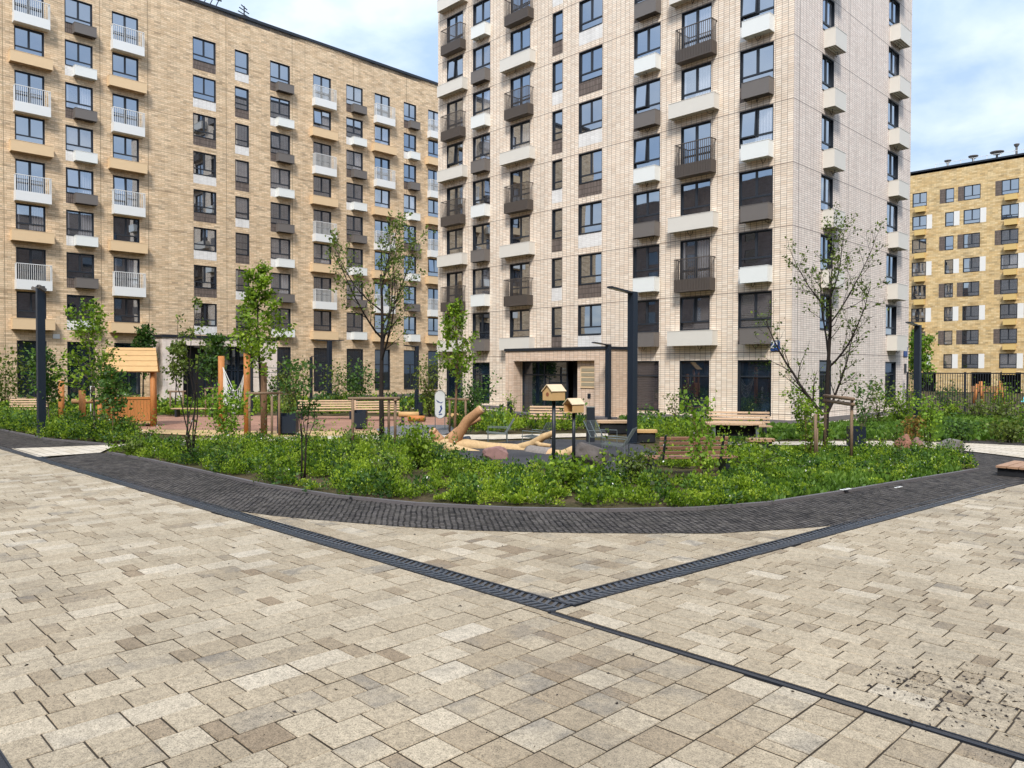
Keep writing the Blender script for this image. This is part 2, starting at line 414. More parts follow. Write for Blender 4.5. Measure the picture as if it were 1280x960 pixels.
_wcache = {}
def win_mesh(w, h, style):
    key = (round(w, 2), round(h, 2), style)
    if key in _wcache: return _wcache[key]
    fr, pn = MB(), MB()
    w, h = key[0], key[1]
    c = 0.035; D = 0.2; f = 0.055; yf0, yf1 = 0.09, 0.16
    # casing that lines the opening
    fr.box(0, c, 0.004, D, 0, h); fr.box(w - c, w, 0.004, D, 0, h)
    fr.box(c, w - c, 0.004, D, h - c, h); fr.box(c, w - c, -0.03, D, 0, c)
    bars = [(c, c + f, c, h - c), (w - c - f, w - c, c, h - c), (c + f, w - c - f, c, c + f), (c + f, w - c - f, h - c - f, h - c)]
    xi0, xi1, zi0, zi1 = c + f, w - c - f, c + f, h - c - f
    if style == 'two':
        zt = c + h * 0.25
        bars += [(xi0, xi1, zt - 0.04, zt + 0.04), (w / 2 - 0.06, w / 2 + 0.06, zt + 0.04, zi1)]
    elif style == 'one':
        zt = c + h * 0.25
        bars += [(xi0, xi1, zt - 0.035, zt + 0.035)]
    elif style == 'door':
        zt = c + h * 0.36
        bars += [(w / 2 - 0.07, w / 2 + 0.07, zi0, zi1), (xi0, w / 2 - 0.07, zt - 0.04, zt + 0.04), (w / 2 + 0.07, xi1, zt - 0.04, zt + 0.04)]
    elif style == 'tall':
        zt = h * 0.63
        bars += [(xi0, xi1, zt - 0.04, zt + 0.04), (w * 0.58 - 0.05, w * 0.58 + 0.05, zi0, zt - 0.04)]
    elif style == 'low':
        zt = h * 0.70
        bars += [(xi0, xi1, zt - 0.035, zt + 0.035)]
    for a, b, z0, z1 in bars: fr.box(a, b, yf0, yf1, z0, z1)
    pn.quad([(c, 0.13, c), (w - c, 0.13, c), (w - c, 0.13, h - c), (c, 0.13, h - c)])
    _wcache[key] = (fr.mesh('window', M['frame']), pn)
    return _wcache[key]
_pcache = {}
def pane_mesh(w, h, style, mk):
    key = (round(w, 2), round(h, 2), style, mk)
    if key not in _pcache: _pcache[key] = win_mesh(w, h, style)[1].mesh('pane', M[mk])
    return _pcache[key]
_scache = {}
def sash_mesh(w, h):
    key = (round(w, 2), round(h, 2))
    if key not in _scache:
        mb = MB(); f = 0.06
        mb.box(0, f, 0, .05, 0, h); mb.box(w - f, w, 0, .05, 0, h); mb.box(f, w - f, 0, .05, 0, f); mb.box(f, w - f, 0, .05, h - f, h)
        mb.box(f, w - f, .02, .03, f, h - f, 1)
        _scache[key] = mb.mesh('tilted_sash', [M['frame'], M['g_plain']])
    return _scache[key]
wrng = random.Random(11)
def window(bld, Mx, u, z, w, h, style='two', glassk=None, tilt=None):
    o = link('window', win_mesh(w, h, style)[0], bld, Mx @ TR(u, 0, z))
    if glassk is None:
        q = wrng.random()
        glassk = 'g_plain' if q < 0.5 else 'g_room' if q < 0.72 else 'g_curtain' if q < 0.9 else 'g_blind'
    p = link('pane', pane_mesh(w, h, style, glassk), o)
    p.rotation_euler = (R(wrng.uniform(-0.5, 0.5)), 0, R(wrng.uniform(-0.5, 0.5)))
    if tilt is not None:
        sw, sh = w / 2 - 0.09, h * 0.72
        s = link('tilted_sash', sash_mesh(sw, sh), o)
        s.location = (0.06 if tilt == 0 else w / 2 + 0.03, 0.10, h - sh - 0.05); s.rotation_euler = (R(-5), 0, 0)
        s['label'] = 'sash tilted inwards at its top'
        s.location.y = -0.045
    return o
_bx = {}
def box_part(bld, Mx, name, u, z, w, h, d, mk, lip=True, cable=0):
    key = (name, round(w, 2), round(h, 2), d, mk, cable)
    if key not in _bx:
        mb = MB()
        if lip:     # open bracketed tray: front and side panels with a rim and a sunk underside
            t = 0.03
            mb.box(0, w, -d, -d + t, 0, h); mb.box(0, t, -d + t, 0, 0, h); mb.box(w - t, w, -d + t, 0, 0, h)
            mb.box(t, w - t, -d + t, 0, 0.10, 0.13); mb.box(t, w - t, -d + t, 0, h - 0.05, h - 0.02)
            mb.box(-0.012, w + 0.012, -d - 0.012, 0, h - 0.002, h + 0.02)
            for k in range(1, 4):
                mb.box(t, w - t, -d + d * k / 4 - .012, -d + d * k / 4 + .012, 0.015, 0.10)
        else:
            mb.box(0, w, -d, 0, 0, h)
        if cable:
            cr = random.Random(cable); x = w * cr.uniform(.3, .8); x2 = x + cr.uniform(-.3, .3)
            mb.tube([(x, -d * .45, .12), (x + .03, -d * .4, -.06), ((x + x2) / 2, -d * .25, -cr.uniform(.12, .26)), (x2, -.06, -.10), (x2, -.015, .02)], .014, 5, 1)
        _bx[key] = mb.mesh(name, [M[mk], M['dark_metal']])
    return link(name, _bx[key], bld, Mx @ TR(u, 0, z))
def panel_part(bld, Mx, u, z, w, h, mk):
    mb = MB(); mb.quad([(0, -0.004, 0), (w, -0.004, 0), (w, -0.004, h), (0, -0.004, h)], 0, [(u, z), (u + w, z), (u + w, z + h), (u, z + h)])
    for a in ((0, 0), (w, 0)):
        pass
    return mb.build('infill_panel', M[mk], bld, M=Mx @ TR(u, 0, z))
_bal = {}
def balcony(bld, Mx, u, z, w, d, apron, rail, mk, ribbed):
    key = (round(w, 2), d, apron, rail, mk, ribbed)
    if key not in _bal:
        a, r = MB(), MB()
        a.box(0, w, -d, 0.0, 0.0, 0.05)
        if ribbed:
            n = int(w / 0.09)
            for k in range(n):
                x = w * k / n; a.box(x, x + w / n * 0.72, -d, -d + 0.03, 0.05, apron)
            a.box(0, w, -d + 0.03, -d + 0.04, 0.05, apron - 0.01)
            for k in range(5):
                y = -d + 0.04 + (d - .04) * k / 5
                for x in (0.0, w - 0.03): a.box(x, x + 0.03, y, y + (d - .04) / 5 * 0.8, 0.05, apron)
        else:
            a.box(0, w, -d, -d + 0.04, 0.05, apron); a.box(0, 0.04, -d + 0.04, 0, 0.05, apron); a.box(w - 0.04, w, -d + 0.04, 0, 0.05, apron)
        zt = apron + rail
        r.box(0, w, -d, -d + 0.045, zt - 0.04, zt); r.box(0, 0.04, -d + 0.045, 0, zt - 0.04, zt); r.box(w - 0.04, w, -d + 0.045, 0, zt - 0.04, zt)
        n = int(w / 0.115)
        for k in range(n + 1):
            x = 0.012 + (w - 0.024) * k / n; r.box(x - 0.011, x + 0.011, -d + 0.01, -d + 0.032, apron, zt - 0.04)
        for k in range(1, 5):
            y = -d + d * k / 5
            for x in (0.02, w - 0.02): r.box(x - 0.011, x + 0.011, y - 0.011, y + 0.011, apron, zt - 0.04)
        _bal[key] = (a.mesh('balcony', M[mk]), r.mesh('railing', M[mk]))
    o = link('balcony', _bal[key][0], bld, Mx @ TR(u, 0, z))
    link('railing', _bal[key][1], o)
    return o
def sees(pt, low=-70):
    # does the photo's frame reach this point (with a margin)?
    x, y, z = pt[0], pt[1], pt[2] - CAM_H
    cy, sy = math.cos(YAW), math.sin(YAW); xr, d = x * cy - y * sy, x * sy + y * cy
    return d > 0 and 480 - F_PX * (z / d - math.tan(PITCH)) > low
def lvl_ok(bld, Mx, u, z):
    return sees((bld.matrix_basis if False else Matrix.Translation(bld.location) @ RZ(bld.rotation_euler.z)) @ Mx @ Vector((u, 0, z)))

# ================================================================ the setting: ground sheets
def sheet(name, poly, z, mat, uvs=1.0, kind='structure'):
    bm = bmesh.new(); vs = [bm.verts.new((p[0], p[1], z)) for p in poly]
    f = bm.faces.new(vs)
    if f.normal.z < 0 or f.calc_area() and (f.normal_update() or f.normal.z < 0): f.normal_flip()
    bmesh.ops.triangulate(bm, faces=bm.faces[:])
    me = bpy.data.meshes.new(name); bm.to_mesh(me); bm.free(); me.materials.append(mat)
    o = link(name, me); o['kind'] = kind; return o

def soil_mat():
    t = NT('soil'); v = t.coord('Object')
    f = t.noise(v, 1.3, 6, 0.65); g = t.noise(v, 18, 5, 0.7)
    c = t.ramp(f, [(0.3, (0.04, 0.045, 0.018)), (0.45, (0.075, 0.065, 0.03)), (0.7, (0.12, 0.085, 0.055))])
    c = t.mix(1.0, c, t.ramp(g, [(0.3, 0.6), (0.7, 1.3)]), 'MULTIPLY')
    t.bump(g, 0.8, 0.05); return t.fin(c, 0.95, 0.1)
def asphalt_mat():
    t = NT('asphalt'); v = t.coord('Object'); f = t.noise(v, 0.8, 4); g = t.noise(v, 120, 3, 0.7)
    c = t.ramp(f, [(0.3, (0.030, 0.031, 0.036)), (0.7, (0.055, 0.055, 0.06))])
    c = t.mix(1.0, c, t.ramp(g, [(0.35, 0.65), (0.65, 1.35)]), 'MULTIPLY'); t.bump(g, 0.4, 0.005)
    return t.fin(c, 0.8, 0.3)
def rubber_mat(name, col):
    t = NT(name); v = t.coord('Object'); f = t.noise(v, 1.1, 4); g = t.noise(v, 70, 3, 0.7)
    c = t.ramp(f, [(0.3, sc(col, 0.75)), (0.7, sc(col, 1.15))])
    c = t.mix(1.0, c, t.ramp(g, [(0.35, 0.75), (0.65, 1.25)]), 'MULTIPLY')
    return t.fin(c, 0.85, 0.2)
def sett_mat():
    t = NT('setts'); v = t.coord('Object'); vv = t.mapping(v, (1, 1, 1), (0, 0, R(38)))
    vv2 = t.n('ShaderNodeVectorMath', operation='ADD'); t.l(vv, vv2.inputs[0])
    nz = t.n('ShaderNodeTexNoise'); nz.inputs['Scale'].default_value = 2.2; t.l(v, nz.inputs['Vector'])
    sc_ = t.n('ShaderNodeVectorMath', operation='SCALE'); t.l(nz.outputs['Color'], sc_.inputs[0]); sc_.inputs['Scale'].default_value = 0.085
    t.l(sc_.outputs[0], vv2.inputs[1])
    b = t.n('ShaderNodeTexBrick'); b.offset = 0.5; b.inputs['Scale'].default_value = 1.0; b.inputs['Brick Width'].default_value = 0.125; b.inputs['Row Height'].default_value = 0.095
    b.inputs['Mortar Size'].default_value = 0.018; b.inputs['Mortar Smooth'].default_value = 0.7
    b.inputs['Color1'].default_value = (0.034, 0.030, 0.029, 1); b.inputs['Color2'].default_value = (0.105, 0.093, 0.087, 1); b.inputs['Mortar'].default_value = (0.006, 0.005, 0.005, 1)
    t.l(vv2.outputs[0], b.inputs['Vector'])
    big = t.noise(v, 0.6, 5, 0.6); dust = t.noise(v, 3.5, 6, 0.7)
    c = t.mix(t.ramp(dust, [(0.42, 0.0), (0.70, 0.6)]), b.outputs['Color'], (0.145, 0.128, 0.11, 1))
    c = t.mix(1.0, c, t.ramp(big, [(0.3, 0.75), (0.7, 1.2)]), 'MULTIPLY')
    h = t.math('ADD', t.math('MULTIPLY', t.math('SUBTRACT', 1.0, b.outputs['Fac']), 1.0), t.math('MULTIPLY', t.noise(v, 60, 3), 0.35))
    t.bump(h, 1.0, 0.03)
    return t.fin(c, 0.8, 0.2)
def joint_mat():
    t = NT('joint_sand'); v = t.coord('Object'); f = t.noise(v, 1.5, 4); g = t.noise(v, 60, 4)
    c = t.mix(f, (0.035, 0.029, 0.022, 1), (0.085, 0.07, 0.054, 1))
    return t.fin(c, 0.95, 0.1)
def paver_mat():
    t = NT('granite_paver'); a = t.attr('tone'); a2 = t.attr('grey'); v = t.coord('Object')
    base = t.ramp(a, [(0.0, (0.275, 0.206, 0.135)), (0.35, (0.385, 0.310, 0.212)), (0.7, (0.475, 0.396, 0.284)), (1.0, (0.56, 0.485, 0.375))])
    # grey colour-mix clouds across single stones
    cl = t.noise(v, 2.6, 4, 0.6, 0.4)
    m = t.math('MULTIPLY', t.ramp(cl, [(0.42, 0.0), (0.62, 1.0)]), a2)
    c = t.mix(t.math('MULTIPLY', m, 0.8), base, (0.20, 0.178, 0.150, 1))
    fine = t.noise(v, 95, 3, 0.8)
    c = t.mix(1.0, c, t.ramp(fine, [(0.34, 0.28), (0.46, 0.92), (0.60, 1.12), (0.72, 1.4)]), 'MULTIPLY')
    mid_ = t.noise(v, 14, 5, 0.7)
    c = t.mix(1.0, c, t.ramp(mid_, [(0.3, 0.68), (0.52, 1.0), (0.72, 1.15)]), 'MULTIPLY')
    dirt = t.noise(v, 0.55, 6, 0.66)
    grit = t.noise(v, 38, 4, 0.75)
    c = t.mix(1.0, c, t.ramp(grit, [(0.34, 0.66), (0.5, 1.0), (0.7, 1.12)]), 'MULTIPLY')
    c = t.mix(1.0, c, t.ramp(dirt, [(0.30, 0.70), (0.46, 0.93), (0.62, 1.04)]), 'MULTIPLY')
    ds = t.n('ShaderNodeVectorMath', operation='DISTANCE'); t.l(v, ds.inputs[0]); ds.inputs[1].default_value = (*G(1215, 872), 0.0)
    fall = t.ramp(ds.outputs['Value'], [(0.0, 1.0), (0.35, 0.55), (1.0, 0.0)])
    soilm = t.math('MULTIPLY', fall, t.ramp(t.noise(v, 9.0, 6, 0.72), [(0.45, 0.0), (0.66, 0.85)]))
    c = t.mix(soilm, c, (0.07, 0.055, 0.042, 1))
    sp = t.n('ShaderNodeTexVoronoi'); sp.inputs['Scale'].default_value = 5.5; sp.inputs['Randomness'].default_value = 1.0; t.l(v, sp.inputs['Vector'])
    spot = t.math('LESS_THAN', sp.outputs['Distance'], 0.03)
    c = t.mix(t.math('MULTIPLY', spot, 0.7), c, (0.05, 0.045, 0.04, 1))
    t.bump(fine, 0.35, 0.004)
    return t.fin(c, 0.72, 0.3)
M['soil'] = soil_mat(); M['asphalt'] = asphalt_mat(); M['setts'] = sett_mat(); M['joint'] = joint_mat(); M['paver'] = paver_mat()
M['rubber_red'] = rubber_mat('rubber_terracotta', (0.33, 0.185, 0.13)); M['rubber_yellow'] = rubber_mat('rubber_sand', (0.50, 0.35, 0.18)); M['rubber_grey'] = rubber_mat('rubber_grey', (0.16, 0.16, 0.165))
def lightpath_mat():
    t = NT('light_path'); v = t.coord('Object')
    b = t.n('ShaderNodeTexBrick'); b.inputs['Scale'].default_value = 1.0; b.inputs['Brick Width'].default_value = 0.45; b.inputs['Row Height'].default_value = 0.3; b.inputs['Mortar Size'].default_value = 0.01
    b.inputs['Color1'].default_value = (0.50, 0.43, 0.33, 1); b.inputs['Color2'].default_value = (0.62, 0.55, 0.45, 1); b.inputs['Mortar'].default_value = (0.2, 0.17, 0.13, 1)
    t.l(v, b.inputs['Vector'])
    c = t.mix(1.0, b.outputs['Color'], t.ramp(t.noise(v, 1.2, 5), [(0.3, 0.85), (0.7, 1.1)]), 'MULTIPLY')
    t.bump(b.outputs['Fac'], -0.2, 0.01); return t.fin(c, 0.8, 0.3)
M['light_path'] = lightpath_mat()

g = MB(); S_ = 900
for i in range(-4, 4):
    for j in range(-4, 4):
        a = S_ / 4; g.quad([(i * a, j * a, -0.045), ((i + 1) * a, j * a, -0.045), ((i + 1) * a, (j + 1) * a, -0.045), (i * a, (j + 1) * a, -0.045)])
struct(g.build('ground', M['soil']))
sheet('pavement_bed', [(-60, -60), (40, -60), (40, 75), (-3.6, 75), (-5.2, 22), (-5.2, 12), (-7, 9.4), (-9.5, 7.3), (-13.3, 5.6), (-27, 5.0), (-60, 4.6)], -0.0105, M['joint'])

# stones of the courtyard paving, every one a bevelled block in one paving mesh
def poly_area(p): return abs(sum(p[i][0] * p[(i + 1) % len(p)][1] - p[(i + 1) % len(p)][0] * p[i][1] for i in range(len(p)))) / 2
def make_paving():
    rng = random.Random(5)
    V, Fc, T, GY = [], [], [], []
    def stone(x0, x1, y0, y1, tone, grey, clamp):
        g_ = 0.0060; b = 0.005; dz = rng.uniform(-0.003, 0.003); tx, ty = rng.uniform(-.006, .006), rng.uniform(-.006, .006)
        x0 += g_; x1 -= g_; y0 += g_; y1 -= g_
        zt = lambda x, y: dz + (x - (x0 + x1) / 2) * tx + (y - (y0 + y1) / 2) * ty
        o = [clamp(*q) for q in [(x0, y0), (x1, y0), (x1, y1), (x0, y1)]]; n = [clamp(*q) for q in [(x0 + b, y0 + b), (x1 - b, y0 + b), (x1 - b, y1 - b), (x0 + b, y1 - b)]]
        if poly_area(o) < 0.004: return
        i = len(V)
        V.extend([(x, y, zt(x, y) - 0.006) for x, y in o]); V.extend([(x, y, zt(x, y)) for x, y in n]); V.extend([(x, y, -0.03) for x, y in o])
        Fc.append((i + 4, i + 5, i + 6, i + 7))
        for k in range(4):
            k2 = (k + 1) % 4
            Fc.append((i + k, i + k2, i + 4 + k2, i + 4 + k)); Fc.append((i + 8 + k, i + 8 + k2, i + k2, i + k))
        T.extend([tone] * 9); GY.extend([grey] * 9)
    def tone_of(L, lens):
        r = rng.random()
        if L == lens[0]: return min(1, max(0, rng.gauss(0.30, 0.11)))
        if L == lens[1]: return min(1, max(0, rng.gauss(0.52, 0.11)))
        return min(1, max(0, rng.gauss(0.66, 0.13)))
    def rows(a0, a1, b0, b1, width, lens, along, keep, w, greyp, big=False, clamp=lambda x, y: (x, y)):
        # rows run along `along`; a: across, b: along
        n = max(1, round((a1 - a0) / width)); wd = (a1 - a0) / n
        for r in range(n):
            p = b0 - rng.random() * 0.4; last = None
            while p < b1:
                L = rng.choices(lens, w)[0]
                if L == last == lens[0]: continue
                last = L; q = p + L; pp, qq = max(p, b0), min(q, b1)
                if qq - pp > 0.06:
                    lo, hi = a0 + r * wd, a0 + (r + 1) * wd; mid = (pp + qq) / 2
                    X = ((lo, hi, pp, qq) if along == 'y' else (pp, qq, lo, hi))
                    if keep((X[0] + X[1]) / 2, (X[2] + X[3]) / 2):
                        gr = rng.random() if rng.random() < greyp else 0.0
                        t = tone_of(L, lens) if not big else min(1, max(0, rng.gauss(0.5 if L > 0.2 else 0.3, 0.17)))
                        stone(*X, t, gr, clamp)
                p = q
    dl = lambda x: 5.98 + (x + 5.35) * 0.51 / 27.65          # centre lines of the two slatted drains
    dr = lambda y: -5.49 + (y - 6.17) * 1.07 / 13.43
    yes = lambda x, y: True
    rows(-33.15, -5.35, -2.4, 6.0, 0.315, [0.17, 0.33, 0.5], 'y', yes, (3, 3, 4), 0.16, False, lambda x, y: (x, min(y, dl(x) - 0.186)))
    rows(-5.35, 2.6, -2.4, 5.775, 0.315, [0.145, 0.315, 0.42], 'y', yes, (4, 7, 1), 0.6, True)
    rows(5.885, 26, -6.2, 5.0, 0.255, [0.16, 0.315, 0.47], 'x', yes, (3, 4, 4), 0.16, False, lambda x, y: (max(x, dr(y) + 0.176), y))
    rows(5.8, 12.9, -13.9, -4.9, 0.315, [0.155, 0.315, 0.47], 'x', yes, (3, 6, 3), 0.3, True, lambda x, y: (min(x, dr(y) - 0.176), max(y, dl(x) + 0.186)))
    me = bpy.data.meshes.new('pavement'); me.from_pydata(V, [], Fc); me.materials.append(M['paver']); me.materials.append(M['joint'])
    me.polygons.foreach_set('material_index', [1 if k % 9 in (2, 4, 6, 8) else 0 for k in range(len(Fc))])
    at = me.attributes.new('tone', 'FLOAT', 'FACE'); at.data.foreach_set('value', T)
    at = me.attributes.new('grey', 'FLOAT', 'FACE'); at.data.foreach_set('value', GY)
    me.update(); return struct(link('pavement', me))
make_paving()

KERB = [G(*p) for p in [(135, 567), (190, 577), (250, 590), (330, 608), (420, 622), (520, 632), (640, 638), (760, 640), (870, 638), (960, 631), (1050, 617), (1120, 605), (1200, 592), (1222, 588)]]
OUTER = [G(*p) for p in [(285, 637), (340, 645), (400, 650.5), (500, 658.5), (580, 663), (640, 665), (720, 666.5), (800, 667), (900, 667), (1000, 661), (1060, 655)]]
RCH_UP = [G(*p) for p in [(1060, 654), (1130, 640), (1200, 622), (1280, 605)]]
LCH_UP = [(-24.4, 5.68), (-19, 5.80), (-13.45, 5.97)]
# belt of dark granite setts round the planting bed
sheet('sett_path', LCH_UP[::-1][::-1] + OUTER + RCH_UP + [(-3.0, 26), (-5.0, 26)] + KERB[::-1] + [G(125, 566)], 0.006, M['setts'])
sheet('sett_path_corner', [(-25.2, 5.66), G(20, 561.5), G(128, 558), G(142, 557), G(60, 550), G(0, 538), (-40, 9.0), (-40, 5.4)], 0.004, M['setts'])
sheet('light_crossing', [G(14, 561), G(48, 571.5), G(125, 566), G(138, 560), G(160, 556), G(130, 556.5), G(70, 559)], 0.010, M['light_path'])
def kerb_strip(pts, w=0.08, z=0.06, name='kerb'):
    mb = MB()
    for a, b in zip(pts[:-1], pts[1:]):
        mb.bar((a[0], a[1], z / 2), (b[0], b[1], z / 2), w, z + 0.002)
    return struct(mb.build(name, M['kerb']))
M['kerb'] = plain('kerb_concrete', (0.13, 0.12, 0.125), 0.8, 0.15, 4)
kerb_strip(KERB)
kerb_strip([G(0, 538), G(60, 550), G(140, 557)])
# inner surfaces of the courtyard
sheet('inner_path', [G(*p) for p in [(150, 556), (300, 552), (430, 551), (540, 549), (620, 549), (760, 545), (760, 541), (640, 543), (560, 543.5), (430, 544.5), (300, 547), (180, 551)]], 0.0, M['light_path'])
sheet('play_ground_sand', [G(*p) for p in [(160, 540), (300, 546), (430, 544), (520, 541), (560, 538), (530, 536), (430, 537), (300, 537), (160, 534)]], -0.012, M['rubber_yellow'])
sheet('play_ground_terracotta', [G(*p) for p in [(140, 536), (200, 536.5), (310, 538), (430, 538.5), (500, 537), (560, 531), (560, 521), (430, 520), (300, 519), (150, 519)]], -0.006, M['rubber_red'])
sheet('play_ground_grey', [G(*p) for p in [(480, 546), (545, 545), (575, 538), (560, 531), (500, 531), (470, 536)]], -0.002, M['rubber_grey'])
sheet('seating_ground', [G(*p) for p in [(560, 566), (600, 556), (640, 551), (700, 549), (760, 551), (800, 556), (820, 565), (815, 580), (780, 592), (720, 598), (650, 596), (590, 586), (565, 575)]], 0.004, M['asphalt'])
sheet('side_path', [G(*p) for p in [(1280, 572), (1240, 567), (1195, 562), (1120, 559), (1040, 556), (960, 556), (880, 556), (880, 552.5), (960, 552), (1040, 551), (1120, 551), (1195, 553), (1280, 557)]] + [(4, 30), (4, 22)], -0.004, M['light_path'])
sheet('side_setts', [G(*p) for p in [(1280, 557), (1195, 553), (1195, 551), (1280, 552)]] + [(6, 36), (6, 32)], 0.0, M['setts'])
sheet('sett_corner', [G(1222, 588), G(1208, 574), G(1197, 563.5), G(1240, 568.5), G(1280, 573.5), (5, 30), (5, 26), (-3.0, 26), (-4.9, 25.9)], 0.002, M['setts'])
sheet('facade_apron', [(-42.6, 33.9), (-42.6, 32.9), (-33.2, 32.9), (-33.2, 31.3), (-25, 31.3), (-25, 32.9), (-15.2, 32.9), (-15.2, 49), (-16.16, 49), (-16.16, 33.9)], -0.02, M['light_path'])
for nm, pts in (('stepping_strip', [(1000, 566), (1050, 568), (1052, 571), (998, 569)]), ('stepping_strip', [(1095, 563), (1122, 564), (1122, 567), (1094, 566)]), ('stepping_strip', [(1124, 573), (1172, 576), (1174, 579), (1124, 576)]), ('stepping_strip', [(960, 562), (990, 563), (990, 566), (958, 565)])):
    sheet(nm, [G(*p) for p in pts], 0.05, M['light_path'])

# ---------------------------------------------------------------- drains
def drain(name, label, a, b, w, barstep, ang):
    a, b = Vector((a[0], a[1], 0)), Vector((b[0], b[1], 0)); d = (b - a); L = d.length; d.normalize(); nrm = Vector((-d.y, d.x, 0))
    Mx = Matrix(((d.x, nrm.x, 0, a.x), (d.y, nrm.y, 0, a.y), (0, 0, 1, 0), (0, 0, 0, 1)))
    root = thing(name, label, 'drain', (a.x, a.y, 0), math.atan2(d.y, d.x), 'slatted drains across the paving')
    fr, gr = MB(), MB()
    fr.box(0, L, -w / 2, -w / 2 + 0.03, -0.03, 0.010); fr.box(0, L, w / 2 - 0.03, w / 2, -0.03, 0.010); fr.box(0, L, -w / 2 + .03, w / 2 - .03, -0.028, -0.022)
    fr.build('channel_frame', M['dark_metal'], root)
    gr.box(0, L, -0.012, 0.012, -0.012, 0.0065)
    n = int(L / barstep); k2 = (w / 2 - 0.03)
    for k in range(n):
        x = barstep * (k + 0.5)
        for s in (-1, 1):
            gr.bar((x - 0.03, s * 0.012, -0.002), (x + 0.03, s * k2, -0.002), barstep * 0.42, 0.012)
    for k in range(int(L / 0.5) + 1):
        gr.box(max(0, k * 0.5 - 0.008), min(L, k * 0.5 + 0.008), -k2, k2, -0.01, 0.0075)
    gr.build('grate', M['grate'], root)
    return root
M['grate'] = plain('cast_grate', (0.05, 0.062, 0.082), 0.35, 0.2, 5, 0.6)
drain('drainage_channel', 'dark slatted drain that crosses the paving towards the playhouse', (-5.35, 5.98), (-33, 5.47), 0.36, 0.10, 0)
drain('drainage_channel', 'dark slatted drain that crosses the paving towards the low wooden deck', (-5.49, 6.17), (-4.42, 19.6), 0.34, 0.10, 0)
def slot(label, a, b, w):
    root_d = Vector((b[0] - a[0], b[1] - a[1], 0)); L = root_d.length
    o = thing('slot_drain', label, 'drain', (a[0], a[1], 0), math.atan2(root_d.y, root_d.x), 'slot drains in the paving')
    mb = MB(); mb.box(0, L, -w / 2, -w / 2 + 0.012, -0.03, 0.008); mb.box(0, L, w / 2 - 0.012, w / 2, -0.03, 0.008)
    mb.build('edge_rail', M['dark_metal'], o)
    m2 = MB(); m2.box(0, L, -w / 2 + .012, w / 2 - .012, -0.03, 0.002); m2.build('slot_bed', M['asphalt'], o)
slot('narrow dark slot drain running from the corner of the slatted drains to the lower right', (-5.32, 5.80), (3, 5.84), 0.075)
slot('short stretch of dark slot drain at the lower left corner of the paving', (-9, 1.04), (-5.45, 1.06), 0.10)

